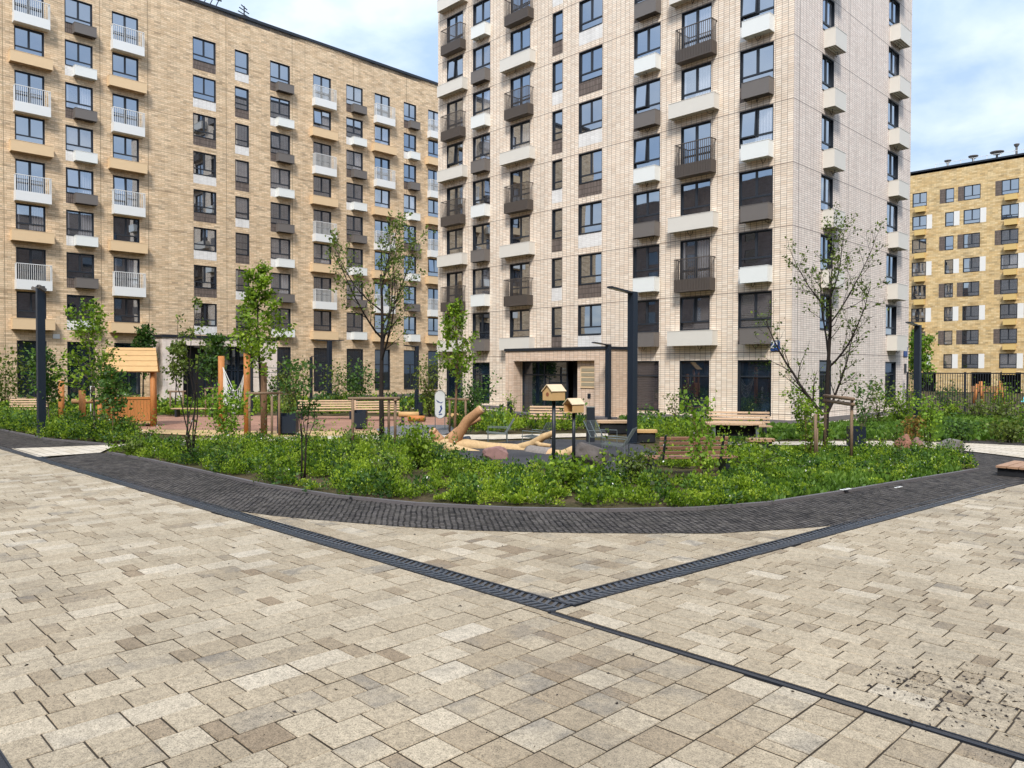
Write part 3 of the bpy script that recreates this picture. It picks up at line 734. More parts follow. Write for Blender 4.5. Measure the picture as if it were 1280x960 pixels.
# ================================================================ pale tower
HF = 2.9
def tower():
    ox, oy = -16.16, 33.9
    b = thing('apartment_tower', 'pale cream clinker apartment tower with dark balconies and boxes under its windows', 'apartment building', (ox, oy, 0))
    F = TR(0, 0, 0)
    TOP = 29.2; W = 25.71
    z1, z0 = 6.26, 3.02
    cols = {'A': (-40.93, -39.24), 'B': (-38.24, -36.56), 'C': (-34.70, -32.97), 'D': (-31.12, -30.30), 'E': (-29.05, -27.32), 'F': (-25.15, -23.44), 'G': (-22.17, -20.43), 'H': (-18.88, -17.14)}
    holes = []
    for c, (a, e) in cols.items():
        u0, u1 = a - ox, e - ox; w = u1 - u0
        for lv in range(0, 11):
            if lv == 0:
                zt = z0; h = 2.65
                if c in 'CDE': continue
                window(b, F, u0, zt - h, w, h, 'low', 'g_lowblind' if c == 'F' else 'g_low'); holes.append((u0, u1, zt - h, zt)); continue
            zt = z1 + (lv - 1) * HF
            even = lv % 2 == 0
            door = c in 'ACG' and even
            h = 2.45 if door else 1.74
            if not sees((a, oy, zt - 3.0), -40): break
            holes.append((u0, u1, zt - h, zt))
            style = 'door' if door else 'one' if c == 'D' else 'two'
            tilt = None
            if (c, lv) in {('A', 7): 1, ('F', 5): 0, ('F', 4): 0, ('H', 4): 0, ('G', 1): 0, ('A', 5): 0, ('H', 6): 0}: tilt = 0
            gk = 'g_room' if c == 'E' and lv % 2 else None
            window(b, F, u0, zt - h, w, h, style, gk, tilt)
            if c in 'ACG':
                if even: balcony(b, F, u0 - 0.03, zt - h - 0.22, w + 0.34, 0.52, 0.62, 1.05, 'brown_metal', True)
                else: box_part(b, F, 'ledge_box', u0 - 0.42, zt - h - 0.76, 2.62, 0.74, 0.52, 'cream_box', True, 1 + (lv * 3 + ord(c)) % 5)
            elif c in 'BFH':
                mk = 'white_box' if even else 'grey_box'
                panel_part(b, F, u0, zt - h - 0.74, w, 0.74, 'white_tile' if even else 'brown_tile')
                box_part(b, F, 'air_conditioner_box', u0 + 0.36, zt - h - 0.76, w - 0.34, 0.74, 0.5, mk, True, 1 + (lv * 3 + ord(c)) % 5)
            else:
                white = even if c == 'D' else not even
                panel_part(b, F, u0, zt - h - 0.78, w, 0.78, 'white_tile' if white else 'brown_tile')
    # opening behind the entrance
    holes.append((-32.24 - ox, -26.10 - ox, 0.0, 3.04))
    wall_part(b, F, -W, 0, 0, TOP, holes, M['tower_brick'])
    # the end that turns away to the right
    S = RZ(math.pi / 2); hs = []
    for c, (a, e) in {'I': (36.86, 38.24), 'J': (45.47, 47.15)}.items():
        u0, u1 = a - oy, e - oy; w = u1 - u0
        for lv in range(0, 10):
            if lv == 0:
                zt, h = z0 + .02, 2.4
                window(b, S, u0, zt - h, w, h, 'low', 'g_low'); hs.append((u0, u1, zt - h, zt)); continue
            zt = z1 + (lv - 1) * HF; h = 1.74
            if not sees((ox, a, zt - 3.0), -40): break
            hs.append((u0, u1, zt - h, zt))
            window(b, S, u0, zt - h, w, h, 'two', 'g_plain' if lv % 3 else 'g_curtain')
            if lv > 1 or c == 'J': box_part(b, S, 'air_conditioner_box', u0 + 0.2, zt - h - 0.86, w - 0.08, 0.86, 0.56, 'cream_box', True, 1 + lv % 5)
    D = 15.26
    wall_part(b, S, 0, D, 0, TOP, hs, M['tower_side'])
    side_wall(b, [(0, D), (-W, D), (-W, 0)], 0, TOP, M['tower_side'])
    r = MB(); r.box(-W, 0, 0, D, TOP, TOP + 0.25); r.build('roof', M['roof'], b)
    # plinth line
    for q in ((-W - .01, -33.0 - ox, -0.02, 0), (-25.3 - ox, 0.0, -0.02, 0), (0.0, 0.02, -0.02, D)):
        p = MB(); p.box(*q, 0, 0.22); p.build('plinth', M['kerb'], b)
    # entrance porch
    x0, x1, y0, zc = -32.92 - ox, -25.34 - ox, 31.81 - oy, 3.62
    a0, a1, zo = -32.24 - ox, -26.10 - ox, 3.04
    P = MB()
    for (qa, qb, za, zb) in ((x0, a0, 0, zc), (a1, x1, 0, zc), (a0, a1, zo, zc)):
        P.quad([(qa, y0, za), (qb, y0, za), (qb, y0, zb), (qa, y0, zb)], 0, [(qa, za), (qb, za), (qb, zb), (qa, zb)])
    for x, s in ((x1, 1), (x0, -1)):
        q = [(x, y0, 0), (x, 0, 0), (x, 0, zc), (x, y0, zc)]; P.quad(q if s > 0 else q[::-1], 0, [(y0, 0), (0, 0), (0, zc), (y0, zc)] if s > 0 else [(y0, zc), (0, zc), (0, 0), (y0, 0)])
    for x in (a0, a1):
        P.quad([(x, y0, 0), (x, 1.2, 0), (x, 1.2, zo), (x, y0, zo)], 0, [(y0, 0), (1.2, 0), (1.2, zo), (y0, zo)])
    P.quad([(a0, y0, zo), (a1, y0, zo), (a1, 1.2, zo), (a0, 1.2, zo)], 0, [(a0, 0), (a1, 0), (a1, 1), (a0, 1)])
    porch = P.build('entrance_porch', M['portal_brick'], b)
    c = MB(); c.box(x0 - .06, x1 + .06, y0 - .06, 0.0, zc, zc + 0.16); c.build('cap', M['dark_metal'], porch)
    yb = y0 + 0.75
    gfr = MB(); gx0, gx1 = a0, a0 + 3.55
    for x in (gx0, gx0 + 1.75, gx1 - .06): gfr.box(x, x + .08, yb, yb + .1, 0, zo)
    gfr.box(gx0, gx1, yb, yb + .1, 2.2, 2.28); gfr.box(gx0, gx1, yb, yb + .1, 0, .1); gfr.box(gx0, gx1, yb, yb + .1, zo - .08, zo)
    fo = gfr.build('glazed_screen', M['frame'], porch)
    pg = MB(); pg.quad([(gx0, yb + .05, 0), (gx1, yb + .05, 0), (gx1, yb + .05, zo), (gx0, yb + .05, zo)]); pg.build('pane', M['g_low'], porch)
    dr = MB(); dr.box(gx1 + .05, gx1 + 1.15, yb + .45, yb + .5, 0, zo - .3); dr.box(gx1 + .02, gx1 + 1.6, yb + .5, yb + .55, 0, zo); dr.box(gx1 + 1.02, gx1 + 1.06, yb + .38, yb + .44, .9, 1.3)
    dr.build('door', M['interior'], porch)
    iw = MB(); q0 = gx1 + 1.15; yw = y0 + .30 - .6
    iw.quad([(q0, yw + .6, 0), (a1, yw + .6, 0), (a1, yw + .6, zo), (q0, yw + .6, zo)], 0, [(q0, 0), (a1, 0), (a1, zo), (q0, zo)]); iw.build('porch_wall', M['portal_brick'], porch)
    nb = MB(); nb.box(q0 + .25, a1 - .03, yw + .55, yw + .595, 1.55, 2.75, 0)
    for k in range(4): nb.box(q0 + .33, a1 - .1, yw + .535, yw + .549, 1.66 + .26 * k, 1.84 + .26 * k, 1)
    nb.build('notice_board', [M['beige_box'], M['letter_box']], porch)
    ic = MB(); ic.box(q0 + .75, q0 + .95, yw + .56, yw + .595, 1.0, 1.25); ic.build('intercom', M['dark_metal'], porch)
    st = MB(); st.box(x0 - .6, x1 + .8, y0 - .9, y0 - .02, -.02, 0.09); st.build('step', M['kerb'], porch)
    sg = MB(); sg.box(-1.02, -0.55, -0.05, -0.005, 3.42, 3.92, 0); so = sg.build('house_number_sign', M['sign_blue'], b, bevel=.03)
    digit_sign('21', so, TR(-0.785, -0.053, 3.58), 0.30)
    s2 = MB(); s2.box(0.01, .06, 14.4, 15.0, 3.35, 3.95); s2.build('house_number_sign', M['sign_blue'], b, bevel=.03)
    s3 = MB(); s3.box(0.01, .06, 14.55, 14.85, 2.4, 2.95); s3.build('alarm_box', M['dark_metal'], b, bevel=.02)
    lv = MB(); lv.box(-0.7, -0.2, -.03, -.004, -.0, .0)
    return b
def digit_sign(txt, parent, Mx, size):
    # seven-segment-free block digits made of small bars
    strokes = {'2': [((0, 1), (1, 1)), ((1, 1), (1, .55)), ((1, .55), (0, 0)), ((0, 0), (1, 0))], '1': [((.2, .75), (.6, 1)), ((.6, 1), (.6, 0))]}
    mb = MB(); adv = size * 0.72; x = -adv * len(txt) / 2
    for ch in txt:
        for a, e in strokes[ch]:
            mb.bar((x + a[0] * size * .5, 0, a[1] * size), (x + e[0] * size * .5, 0, e[1] * size), 0.045, 0.012, 0, (0, 1, 0))
        x += adv
    mb.build('number', M['letter'], parent, M=Mx)
M['letter_box'] = plain('paper_notices', (0.34, 0.29, 0.2), 0.7, 0.2, 6)
tower()

# ================================================================ long tan building on the left
def long_block():
    ox, oy = -56.5, 0.0; a = R(90 + 0.771)
    b = thing('apartment_block', 'long tan brick apartment block with white balconies and beige ledge boxes', 'apartment building', (ox, oy, 0), a)
    F = TR(0, 0, 0)
    k = 1.17
    cols = [('1', 10.02, 11.44), ('2', 12.46, 13.89), ('3', 14.93, 16.39), ('4', 19.64, 21.11), ('5', 22.38, 23.34), ('6', 24.86, 26.33), ('7', 28.13, 29.57), ('8', 30.85, 32.28), ('9', 33.34, 34.75), ('10', 36.07, 37.29), ('11', 38.5, 39.85)]
    HL = 2.784; z1, z0 = 7.44, 4.33; TOP = 29.45
    holes = []
    for c, u0, u1 in cols:
        u0 *= k; u1 *= k; w = u1 - u0; n = int(c)
        for lv in range(0, 9):
            if lv == 0:
                if n in (4, 5): continue
                h = 3.6 if n != 2 else 4.2
                h = min(h, z0 - 0.05)
                window(b, F, u0, z0 - h, w, h, 'tall', 'g_low'); holes.append((u0, u1, z0 - h, z0)); continue
            zt = z1 + (lv - 1) * HL; even = lv % 2 == 0
            door = n in (1, 3, 7, 9, 11) and even
            h = 2.3 if door else 1.68
            holes.append((u0, u1, zt - h, zt))
            tilt = 0 if (n, lv) in {(7, 7), (3, 4), (2, 4), (6, 6), (11, 3)} else None
            gk = 'g_room' if n == 4 else ('g_curtain' if (n, lv) in {(7, 3), (9, 7), (8, 6), (11, 8), (2, 3), (6, 2), (8, 2)} else None)
            window(b, F, u0, zt - h, w, h, 'door' if door else 'one' if n == 5 else 'two', gk, tilt)
            if n in (1, 3, 7, 9, 11):
                if even: balcony(b, F, u0 - 0.1, zt - h - 0.38, w + 0.34, 0.5, 0.62, 1.02, 'white_metal', False)
                else: box_part(b, F, 'ledge_box', u0 - 0.32, zt - h - 0.74, w + 0.70, 0.68, 0.5, 'beige_box')
            elif n in (2, 6, 8, 10):
                panel_part(b, F, u0, zt - h - 0.66, w, 0.66, 'brown_tile' if even else 'white_tile')
                box_part(b, F, 'air_conditioner_box', u0 + 0.46, zt - h - 0.64, w - 0.34, 0.64, 0.48, 'grey_box' if even else 'white_box')
            else:
                dark = even if n == 4 else not even
                panel_part(b, F, u0, zt - h - 0.66, w, 0.66, 'brown_tile' if dark else 'white_tile')
    pu0, pu1 = 21.2, 26.8
    holes.append((pu0, pu1, 0, 4.25))
    wall_part(b, F, 0.0, 66, 0, TOP, holes, M['tan_brick'])
    side_wall(b, [(66, 0), (66, 16), (0, 16), (0, 0)], 0, TOP, M['tan_brick'])
    r = MB(); r.box(0, 66, 0, 16, TOP - 0.3, TOP); r.build('roof', M['roof'], b)
    cp = MB(); cp.box(-.05, 66.05, -0.08, 0.35, TOP, TOP + 0.22); cp.build('parapet_cap', M['dark_metal'], b)
    # roof ladder rack and small aerial
    rk = MB()
    for q in range(14): rk.bar((19 + q * .45, 0.5, TOP + .2), (19.35 + q * .45, 0.5, TOP + 1.0), .06, .06)
    rk.box(19, 25.4, .45, .55, TOP + .95, TOP + 1.03); rk.box(19, 25.4, .45, .55, TOP + .22, TOP + .3)
    rk.build('roof_railing', M['dark_metal'], b)
    an = MB(); an.bar((27.2, .5, TOP + .2), (27.2, .5, TOP + 1.2), .07, .07)
    for q, zz in ((0.5, .6), (.4, .9), (.25, 1.15)): an.bar((27.2 - q, .5, TOP + zz + .1), (27.2 + q, .5, TOP + zz - .15), .06, .06)
    an.box(26.9, 28.2, .3, .8, TOP + .2, TOP + .42); an.build('aerial', M['dark_metal'], b)
    # entrance porch
    x0, x1, d, zc = 19.81, 28.35, 2.35, 4.72
    P = MB(); y0 = -d; a0, a1, zo = 21.2, 26.82, 4.2
    for (qa, qb, za, zb) in ((x0, a0, 0, zc), (a1, x1, 0, zc), (a0, a1, zo, zc)):
        P.quad([(qa, y0, za), (qb, y0, za), (qb, y0, zb), (qa, y0, zb)], 0, [(qa, za), (qb, za), (qb, zb), (qa, zb)])
    for x, s in ((x0, -1), (x1, 1)):
        q = [(x, y0, 0), (x, 0, 0), (x, 0, zc), (x, y0, zc)]; P.quad(q if s > 0 else q[::-1], 0, [(y0, 0), (0, 0), (0, zc), (y0, zc)] if s > 0 else [(y0, zc), (0, zc), (0, 0), (y0, 0)])
    for x in (a0, a1): P.quad([(x, y0, 0), (x, .8, 0), (x, .8, zo), (x, y0, zo)], 0, [(y0, 0), (.8, 0), (.8, zo), (y0, zo)])
    P.quad([(a0, y0, zo), (a1, y0, zo), (a1, .8, zo), (a0, .8, zo)], 0, [(a0, 0), (a1, 0), (a1, 1), (a0, 1)])
    porch = P.build('entrance_porch', M['pink_tile'], b)
    c = MB(); c.box(x0 - .08, x1 + .08, y0 - .08, 0, zc, zc + .2); c.build('cap', M['dark_metal'], porch)
    f = MB(); yb = y0 + .9
    for x in (a0, a0 + 1.9, a0 + 2.5, a0 + 3.9, a0 + 4.4, a1 - .1): f.box(x, x + .12, yb, yb + .1, 0, zo)
    f.box(a0, a1, yb, yb + .1, 2.4, 2.5); f.build('glazed_screen', M['navy_metal'], porch)
    g2 = MB(); g2.quad([(a0, yb + .05, 0), (a1, yb + .05, 0), (a1, yb + .05, zo), (a0, yb + .05, zo)]); g2.build('pane', M['g_low'], porch)
    dd = MB(); dd.box(a0 + .15, a0 + 1.85, yb - .02, yb + .02, 0, zo - .1); dd.build('door', M['interior'], porch)
    # small house number plate and air grilles near the ground
    sg = MB(); sg.box(11.45 * k + .35, 11.45 * k + .75, -.04, -.004, 4.5, 4.8); sg.build('house_number_sign', M['white_metal'], b)
    for x in (34.0, 34.75):
        vg = MB(); vg.box(x, x + .6, -.05, -.032, .05, .6); vg.build('air_grille', M['dark_metal'], b)
    for q in ((0, x0), (x1, 66)):
        pl = MB(); pl.box(*q, -.03, 0, 0, .3); pl.build('plinth', M['kerb'], b)
    return b
long_block()

# ================================================================ yellow building far right
def far_block():
    ox, oy = -36.0, 103.67
    b = thing('apartment_block', 'far yellow brick apartment block with brown and white panels beside its windows', 'apartment building', (ox, oy, 0))
    F = TR(0, 0, 0); holes = []; TOP = 27.33
    cols = [(-38.0, -36.3), (-33.79, -32.12), (-30.05, -29.08), (-28.04, -26.26), (-24.12, -22.36), (-20.2, -18.5), (-17.0, -15.3)]
    for n, (x0, x1) in enumerate(cols):
        u0, u1 = x0 - ox, x1 - ox; w = u1 - u0
        for r in range(8):
            zt = 24.77 - r * 2.883; h = 1.72
            window(b, F, u0, zt - h, w, h, 'one' if w < 1.2 else 'two', 'g_plain' if r < 3 else None); holes.append((u0, u1, zt - h, zt))
            odd = r % 2 == 0
            pw = 0.62; boxed = n in (0, 1, 4, 5)
            if not (n == 1 and odd):
                mb = MB(); xx = u0 - pw if odd else u1
                mb.quad([(xx, -.01, zt - h), (xx + pw, -.01, zt - h), (xx + pw, -.01, zt), (xx, -.01, zt)], 0, [(0, 0), (pw, 0), (pw, h), (0, h)])
                mb.build('side_panel', M['brown_tile'] if odd else M['white_tile2'], b)
            if boxed: box_part(b, F, 'air_conditioner_box', u0 + .42, zt - h - .74, w - .5, .66, .5, 'ochre_box')
    wall_part(b, F, -14, 26, 0, TOP, holes + [(3 + q * 3.0, 5.1 + q * 3.0, 0.0, 2.4) for q in (0, 2, 3, 5)], M['yellow_brick'])
    side_wall(b, [(26, 0), (26, 16), (-14, 16), (-14, 0)], 0, TOP, M['yellow_brick'])
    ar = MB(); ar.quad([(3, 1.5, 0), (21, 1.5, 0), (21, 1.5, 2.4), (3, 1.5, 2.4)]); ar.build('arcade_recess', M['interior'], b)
    r = MB(); r.box(-14, 26, 0, 16, TOP - .3, TOP); r.build('roof', M['roof'], b)
    cp = MB(); cp.box(-14.05, 26.05, -.08, .35, TOP, TOP + .2); cp.build('parapet_cap', M['dark_metal'], b)
    for x, w, h in ((5.6, .8, 1.0), (8.4, 1.1, 1.0), (10.9, 1.5, 1.0), (12.9, .6, 1.5)):
        mb = MB(); mb.tube([(x, 2.0, TOP), (x, 2.0, TOP + h)], .12, 8); mb.lathe([(.1, h), (w * .28, h + .05), (w * .5, h + .28), (w * .5, h + .36), (.1, h + .42)], 14, 0, (x, 2.0, TOP))
        mb.build('roof_vent', M['grey_box'], b)
    rl = MB()
    for x in np.arange(4.5, 17, 1.4): rl.box(x - .03, x + .03, 1.0, 1.06, TOP, TOP + .9)
    rl.box(4.5, 16.8, 1.0, 1.06, TOP + .85, TOP + .9); rl.build('roof_railing', M['white_metal'], b)
    return b
M['white_tile2'] = plain('white_side_panel', (0.74, 0.73, 0.70), 0.6, 0.05, 2)
far_block()

# ================================================================ blocks that close the court on the viewer's side (mirrored in the panes)
def closing_block(name, label, x0, x1, y0, y1, h, face, mk):
    b = thing(name, label, 'apartment building', ((x0 + x1) / 2, (y0 + y1) / 2, 0))
    hx, hy = (x1 - x0) / 2, (y1 - y0) / 2
    Fm = TR(0, hy, 0) @ RZ(math.pi) if face == '+y' else TR(-hx, 0, 0) @ RZ(-math.pi / 2)
    L = hx if face == '+y' else hy
    holes = []; q = []
    for u in np.arange(-L + 2, L - 3, 4.2):
        for lv in range(int((h - 3) / 2.9)):
            z = 1.6 + lv * 2.9
            holes.append((u, u + 1.7, z, z + 1.75)); q.append((u, z))
    wall_part(b, Fm, -L, L, 0, h, holes, M[mk])
    wm = MB()
    for u, z in q: wm.quad([(u, .12, z), (u + 1.7, .12, z), (u + 1.7, .12, z + 1.75), (u, .12, z + 1.75)])
    o = wm.build('window', M['g_low'], b, M=Fm); o['kind'] = 'stuff'
    side_wall(b, [(-hx, -hy), (hx, -hy), (hx, hy), (-hx, hy), (-hx, -hy)] if False else ([(hx, hy), (hx, -hy), (-hx, -hy), (-hx, hy)] if face == '+y' else [(-hx, hy), (hx, hy), (hx, -hy), (-hx, -hy)]), 0, h, M[mk])
    r = MB(); r.box(-hx, hx, -hy, hy, h - .3, h - .02); r.build('roof', M['roof'], b)
closing_block('apartment_block', 'brick apartment block behind the viewer that shows mirrored in the tower windows', -70, 16, -40, -25, 27, '+y', 'red_brick')
closing_block('apartment_block', 'brown apartment block right of the viewer that shows mirrored in the tan block', 20, 34, -20, 60, 27, '-x', 'red_brick')

# ================================================================ foliage helpers
M['leaf'] = leafmat('leaf', (0.022, 0.050, 0.006), (0.13, 0.225, 0.015), (0.34, 0.46, 0.04))
M['leaf_dark'] = leafmat('leaf_dark', (0.014, 0.04, 0.010), (0.05, 0.115, 0.022), (0.14, 0.25, 0.04))
M['leaf_olive'] = leafmat('leaf_olive', (0.03, 0.048, 0.010), (0.10, 0.145, 0.025), (0.23, 0.29, 0.06))
M['leaf_lime'] = leafmat('leaf_lime', (0.05, 0.10, 0.01), (0.16, 0.28, 0.02), (0.33, 0.48, 0.05))
M['leaf_lime2'] = leafmat('leaf_fresh', (0.05, 0.09, 0.008), (0.20, 0.29, 0.02), (0.38, 0.47, 0.05))
M['leaf_rust'] = leafmat('leaf_rust', (0.08, 0.05, 0.015), (0.22, 0.13, 0.03), (0.36, 0.24, 0.06))
M['grass'] = leafmat('grass_blade', (0.03, 0.07, 0.01), (0.09, 0.18, 0.02), (0.20, 0.31, 0.05), 0.25)
M['petal'] = plain('white_petal', (0.75, 0.75, 0.72), 0.6, 0.05)
M['bark'] = wood('bark_dark', (0.028, 0.021, 0.018), (6, 6, 1), 0.9)
M['bark_grey'] = wood('bark_grey', (0.13, 0.10, 0.08), (6, 6, 1), 0.9)
M['bark_brown'] = wood('bark_brown', (0.20, 0.115, 0.065), (6, 6, 1), 0.9)
NPR = np.random.default_rng(4)
def unit(v): return v / np.maximum(np.linalg.norm(v, axis=1, keepdims=True), 1e-9)
def leaf_mesh(name, Pn, Dn, Sz, tone, mats, wide=0.38, midx=None):
    n = len(Pn); D = unit(Dn)
    rv = unit(NPR.normal(size=(n, 3))); side = unit(np.cross(D, rv)); nor = np.cross(side, D)
    Sz = Sz[:, None]
    a = Pn; tip = Pn + D * Sz; mid = Pn + D * Sz * 0.45 + nor * Sz * 0.10
    l = mid + side * Sz * wide; r = mid - side * Sz * wide
    V = np.stack([a, l, tip, r], 1).reshape(-1, 3).astype(np.float32)
    me = bpy.data.meshes.new(name); me.vertices.add(4 * n); me.vertices.foreach_set('co', V.ravel())
    me.loops.add(4 * n); me.loops.foreach_set('vertex_index', np.arange(4 * n, dtype=np.int32))
    me.polygons.add(n); me.polygons.foreach_set('loop_start', np.arange(0, 4 * n, 4, dtype=np.int32)); me.polygons.foreach_set('loop_total', np.full(n, 4, dtype=np.int32))
    for m in mats: me.materials.append(m)
    if midx is not None: me.polygons.foreach_set('material_index', midx.astype(np.int32))
    at = me.attributes.new('tone', 'FLOAT', 'FACE'); at.data.foreach_set('value', np.clip(tone, 0, 1).astype(np.float32))
    me.update(calc_edges=True); return me
def dome(n, c, rx, h, z0=0.05, low=0.0):
    u = NPR.normal(size=(n, 3)); u[:, 2] = np.abs(u[:, 2]) if low == 0 else u[:, 2]; u = unit(u)
    r = NPR.random(n) ** 0.45
    P_ = u * r[:, None] * np.array([rx, rx, h - z0]); P_[:, 2] += z0
    D_ = u * np.array([1, 1, 0.6]) + np.array([0, 0, 0.35]) + NPR.normal(size=(n, 3)) * 0.45
    return P_ + np.array(c), D_
def poly_area(p): return abs(sum(p[i][0] * p[(i + 1) % len(p)][1] - p[(i + 1) % len(p)][0] * p[i][1] for i in range(len(p)))) / 2
def inside(p, X, Y):
    r = np.zeros(len(X), bool); n = len(p)
    for i in range(n):
        x0, y0 = p[i]; x1, y1 = p[(i + 1) % n]
        c = ((y0 > Y) != (y1 > Y)) & (X < (x1 - x0) * (Y - y0) / (y1 - y0 + 1e-12) + x0); r ^= c
    return r
def scatter(poly, n):
    p = np.array(poly); lo, hi = p.min(0), p.max(0); out = []; got = 0
    while got < n:
        q = lo + NPR.random((n * 3 + 20, 2)) * (hi - lo); q = q[inside(poly, q[:, 0], q[:, 1])]; out.append(q); got += len(q)
    return np.concatenate(out)[:n]
def cover(name, label, cat, poly, dens, leaves, size, h, r, kinds, flowers=0.01, tone_sd=0.16, clear=(), bare=0.36):
    n = int(poly_area(poly) * dens); C = scatter(poly, n)
    Pl, Dl, Sl, Tl, Ml = [], [], [], [], []
    for x, y in C:
        if any(math.hypot(x - cx, y - cy) < cr for cx, cy, cr in clear): continue
        pn = 0.5 + 0.5 * mnoise.noise(Vector((x * 0.45, y * 0.45, 3.0)))
        pn2 = 0.5 + 0.5 * mnoise.noise(Vector((x * 1.1, y * 1.1, 9.0)))
        pn3 = 0.5 + 0.5 * mnoise.noise(Vector((x * 0.7, y * 0.7, 21.0)))
        if pn2 < bare and NPR.random() < 0.93: continue                     # thin places where soil shows
        # drifts of different species
        q = pn3 + NPR.normal() * 0.12
        ki, ks, kh, kt = (0, 1.0, 0.75, 0.0) if q < 0.40 else (1, 0.75, 0.55, 0.08) if q < 0.58 else (2, 1.25, 1.35, 0.02) if q < 0.66 else (0, 0.8, 1.1, 0.15)
        hh = h * kh * (0.35 + 0.9 * pn2 + 0.5 * NPR.random()); k = int(leaves * (0.6 + 0.8 * NPR.random()) * (0.5 + 0.7 * kh) / ks ** 1.5)
        P_, D_ = dome(k, (x, y, 0.02), r * (0.6 + 0.7 * NPR.random()) * (0.6 + 0.45 * kh), hh)
        if ki == 0: D_ = D_ + np.array([0, 0, 0.6])
        # tone runs from darker at each plant's foot to lighter at its top
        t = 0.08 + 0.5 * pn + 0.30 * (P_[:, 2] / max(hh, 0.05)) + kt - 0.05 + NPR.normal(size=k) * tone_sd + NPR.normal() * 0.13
        Pl.append(P_); Dl.append(D_); Sl.append(size * ks * (0.55 + 0.9 * NPR.random(k))); Tl.append(t); Ml.append(np.full(k, ki))
    P_ = np.concatenate(Pl); n = len(P_); mi = np.concatenate(Ml); fl = NPR.random(n) < flowers; mi[fl] = len(kinds)
    S_ = np.concatenate(Sl); S_[fl] *= 0.55
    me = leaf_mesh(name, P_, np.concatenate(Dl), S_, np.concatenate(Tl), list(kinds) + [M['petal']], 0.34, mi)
    return tag(link(name, me), label, cat, None, 'stuff')
def grassfield(name, label, poly, dens, h, w=0.012):
    n = int(poly_area(poly) * dens); C = scatter(poly, n)
    P_ = np.concatenate([C, np.zeros((n, 1))], 1); D_ = NPR.normal(size=(n, 3)) * 0.35 + np.array([0, 0, 1.0])
    ns = np.array([0.5 + 0.5 * mnoise.noise(Vector((x * 0.5, y * 0.5, 1.0))) for x, y in C])
    me = leaf_mesh(name, P_, D_, h * (0.5 + 0.8 * NPR.random(n)) * (0.6 + 0.7 * ns), 0.15 + 0.65 * ns + NPR.normal(size=n) * 0.14, [M['grass']], w / h * 3)
    return tag(link(name, me), label, 'grass', None, 'stuff')

# ---------------------------------------------------------------- planting beds
BACK_A = [(1222, 586), (1200, 568), (1100, 562), (960, 562), (880, 566), (835, 572), (818, 584), (785, 594), (735, 591), (700, 588), (650, 584), (610, 580), (575, 576), (556, 570), (548, 563), (540, 557), (430, 553.5), (300, 555.5), (170, 558), (140, 564)]
BED_A = KERB + [G(*p) for p in BACK_A]
BED_A_IN = [G(*p) for p in [(140, 565), (190, 575), (250, 587), (330, 604.5), (420, 618), (520, 628), (640, 634), (760, 636), (870, 634), (960, 627), (1050, 613), (1120, 602), (1196, 590)]] + [G(*p) for p in BACK_A]
sheet('bed_soil', BED_A, 0.03, M['soil'])
BED_B = [G(*p) for p in [(-30, 534), (0, 537.5), (60, 549), (140, 555.5), (170, 551), (165, 543), (100, 533), (0, 524), (-40, 520)]]
BED_C = [G(*p) for p in [(0, 521), (160, 522), (300, 519), (430, 519.5), (540, 520), (600, 521), (560, 506), (430, 502), (200, 502), (0, 504)]]
BED_D = [G(*p) for p in [(560, 530), (575, 541), (620, 543), (640, 541), (740, 540), (745, 535), (640, 533), (600, 527)]]
BED_E = [G(*p) for p in [(795, 548), (840, 552), (890, 549), (890, 540), (800, 535)]]
CLEAR = [(*G(598, 581), .5), (*G(632, 586), .5), (*G(668, 584), .4), (*G(735, 590), .5), (*G(735, 584), .75), (*G(620, 576), .42), (*G(600, 573), .35), (*G(665, 574), .5), (*G(700, 577), .45), (*G(858, 600), 1.0), (*G(895, 594), .8), (*G(820, 592), .7), (*G(692, 600), .35), (*G(717, 588), .35), (*G(765, 595), .5)]
KIN = (M['leaf'], M['leaf_lime2'], M['leaf_dark'])
A_LEFT = [G(*p) for p in [(137, 567), (190, 576), (250, 588.5), (330, 606.5), (420, 620.5), (520, 630.5), (640, 636.5), (760, 638.5), (870, 636.5), (940, 632), (950, 600), (955, 575), (960, 563)]] + [G(*p) for p in BACK_A[4:]]
A_RIGHT = [G(*p) for p in [(940, 632), (960, 629.5), (1050, 615.5), (1120, 603.5), (1200, 591), (1222, 587)]] + [G(*p) for p in BACK_A[1:4]] + [G(*p) for p in [(955, 575), (950, 600)]]
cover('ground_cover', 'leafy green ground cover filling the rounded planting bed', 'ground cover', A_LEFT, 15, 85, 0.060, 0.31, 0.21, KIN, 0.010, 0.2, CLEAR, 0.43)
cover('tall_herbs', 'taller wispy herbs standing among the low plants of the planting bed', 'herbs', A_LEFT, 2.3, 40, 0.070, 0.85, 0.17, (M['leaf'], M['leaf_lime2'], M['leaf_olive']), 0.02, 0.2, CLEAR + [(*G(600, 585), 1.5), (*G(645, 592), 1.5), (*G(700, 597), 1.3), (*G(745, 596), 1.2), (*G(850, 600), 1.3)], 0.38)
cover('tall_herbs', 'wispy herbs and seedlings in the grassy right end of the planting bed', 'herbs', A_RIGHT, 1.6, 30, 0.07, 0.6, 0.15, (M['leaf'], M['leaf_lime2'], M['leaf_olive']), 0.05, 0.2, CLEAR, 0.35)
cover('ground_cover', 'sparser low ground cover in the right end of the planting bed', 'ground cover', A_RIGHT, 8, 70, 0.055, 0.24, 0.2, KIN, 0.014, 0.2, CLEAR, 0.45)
cover('ground_cover', 'leafy ground cover in the bed left of the pale crossing', 'ground cover', BED_B, 10, 80, 0.08, 0.62, 0.32, KIN, 0.006, 0.2, (), 0.30)
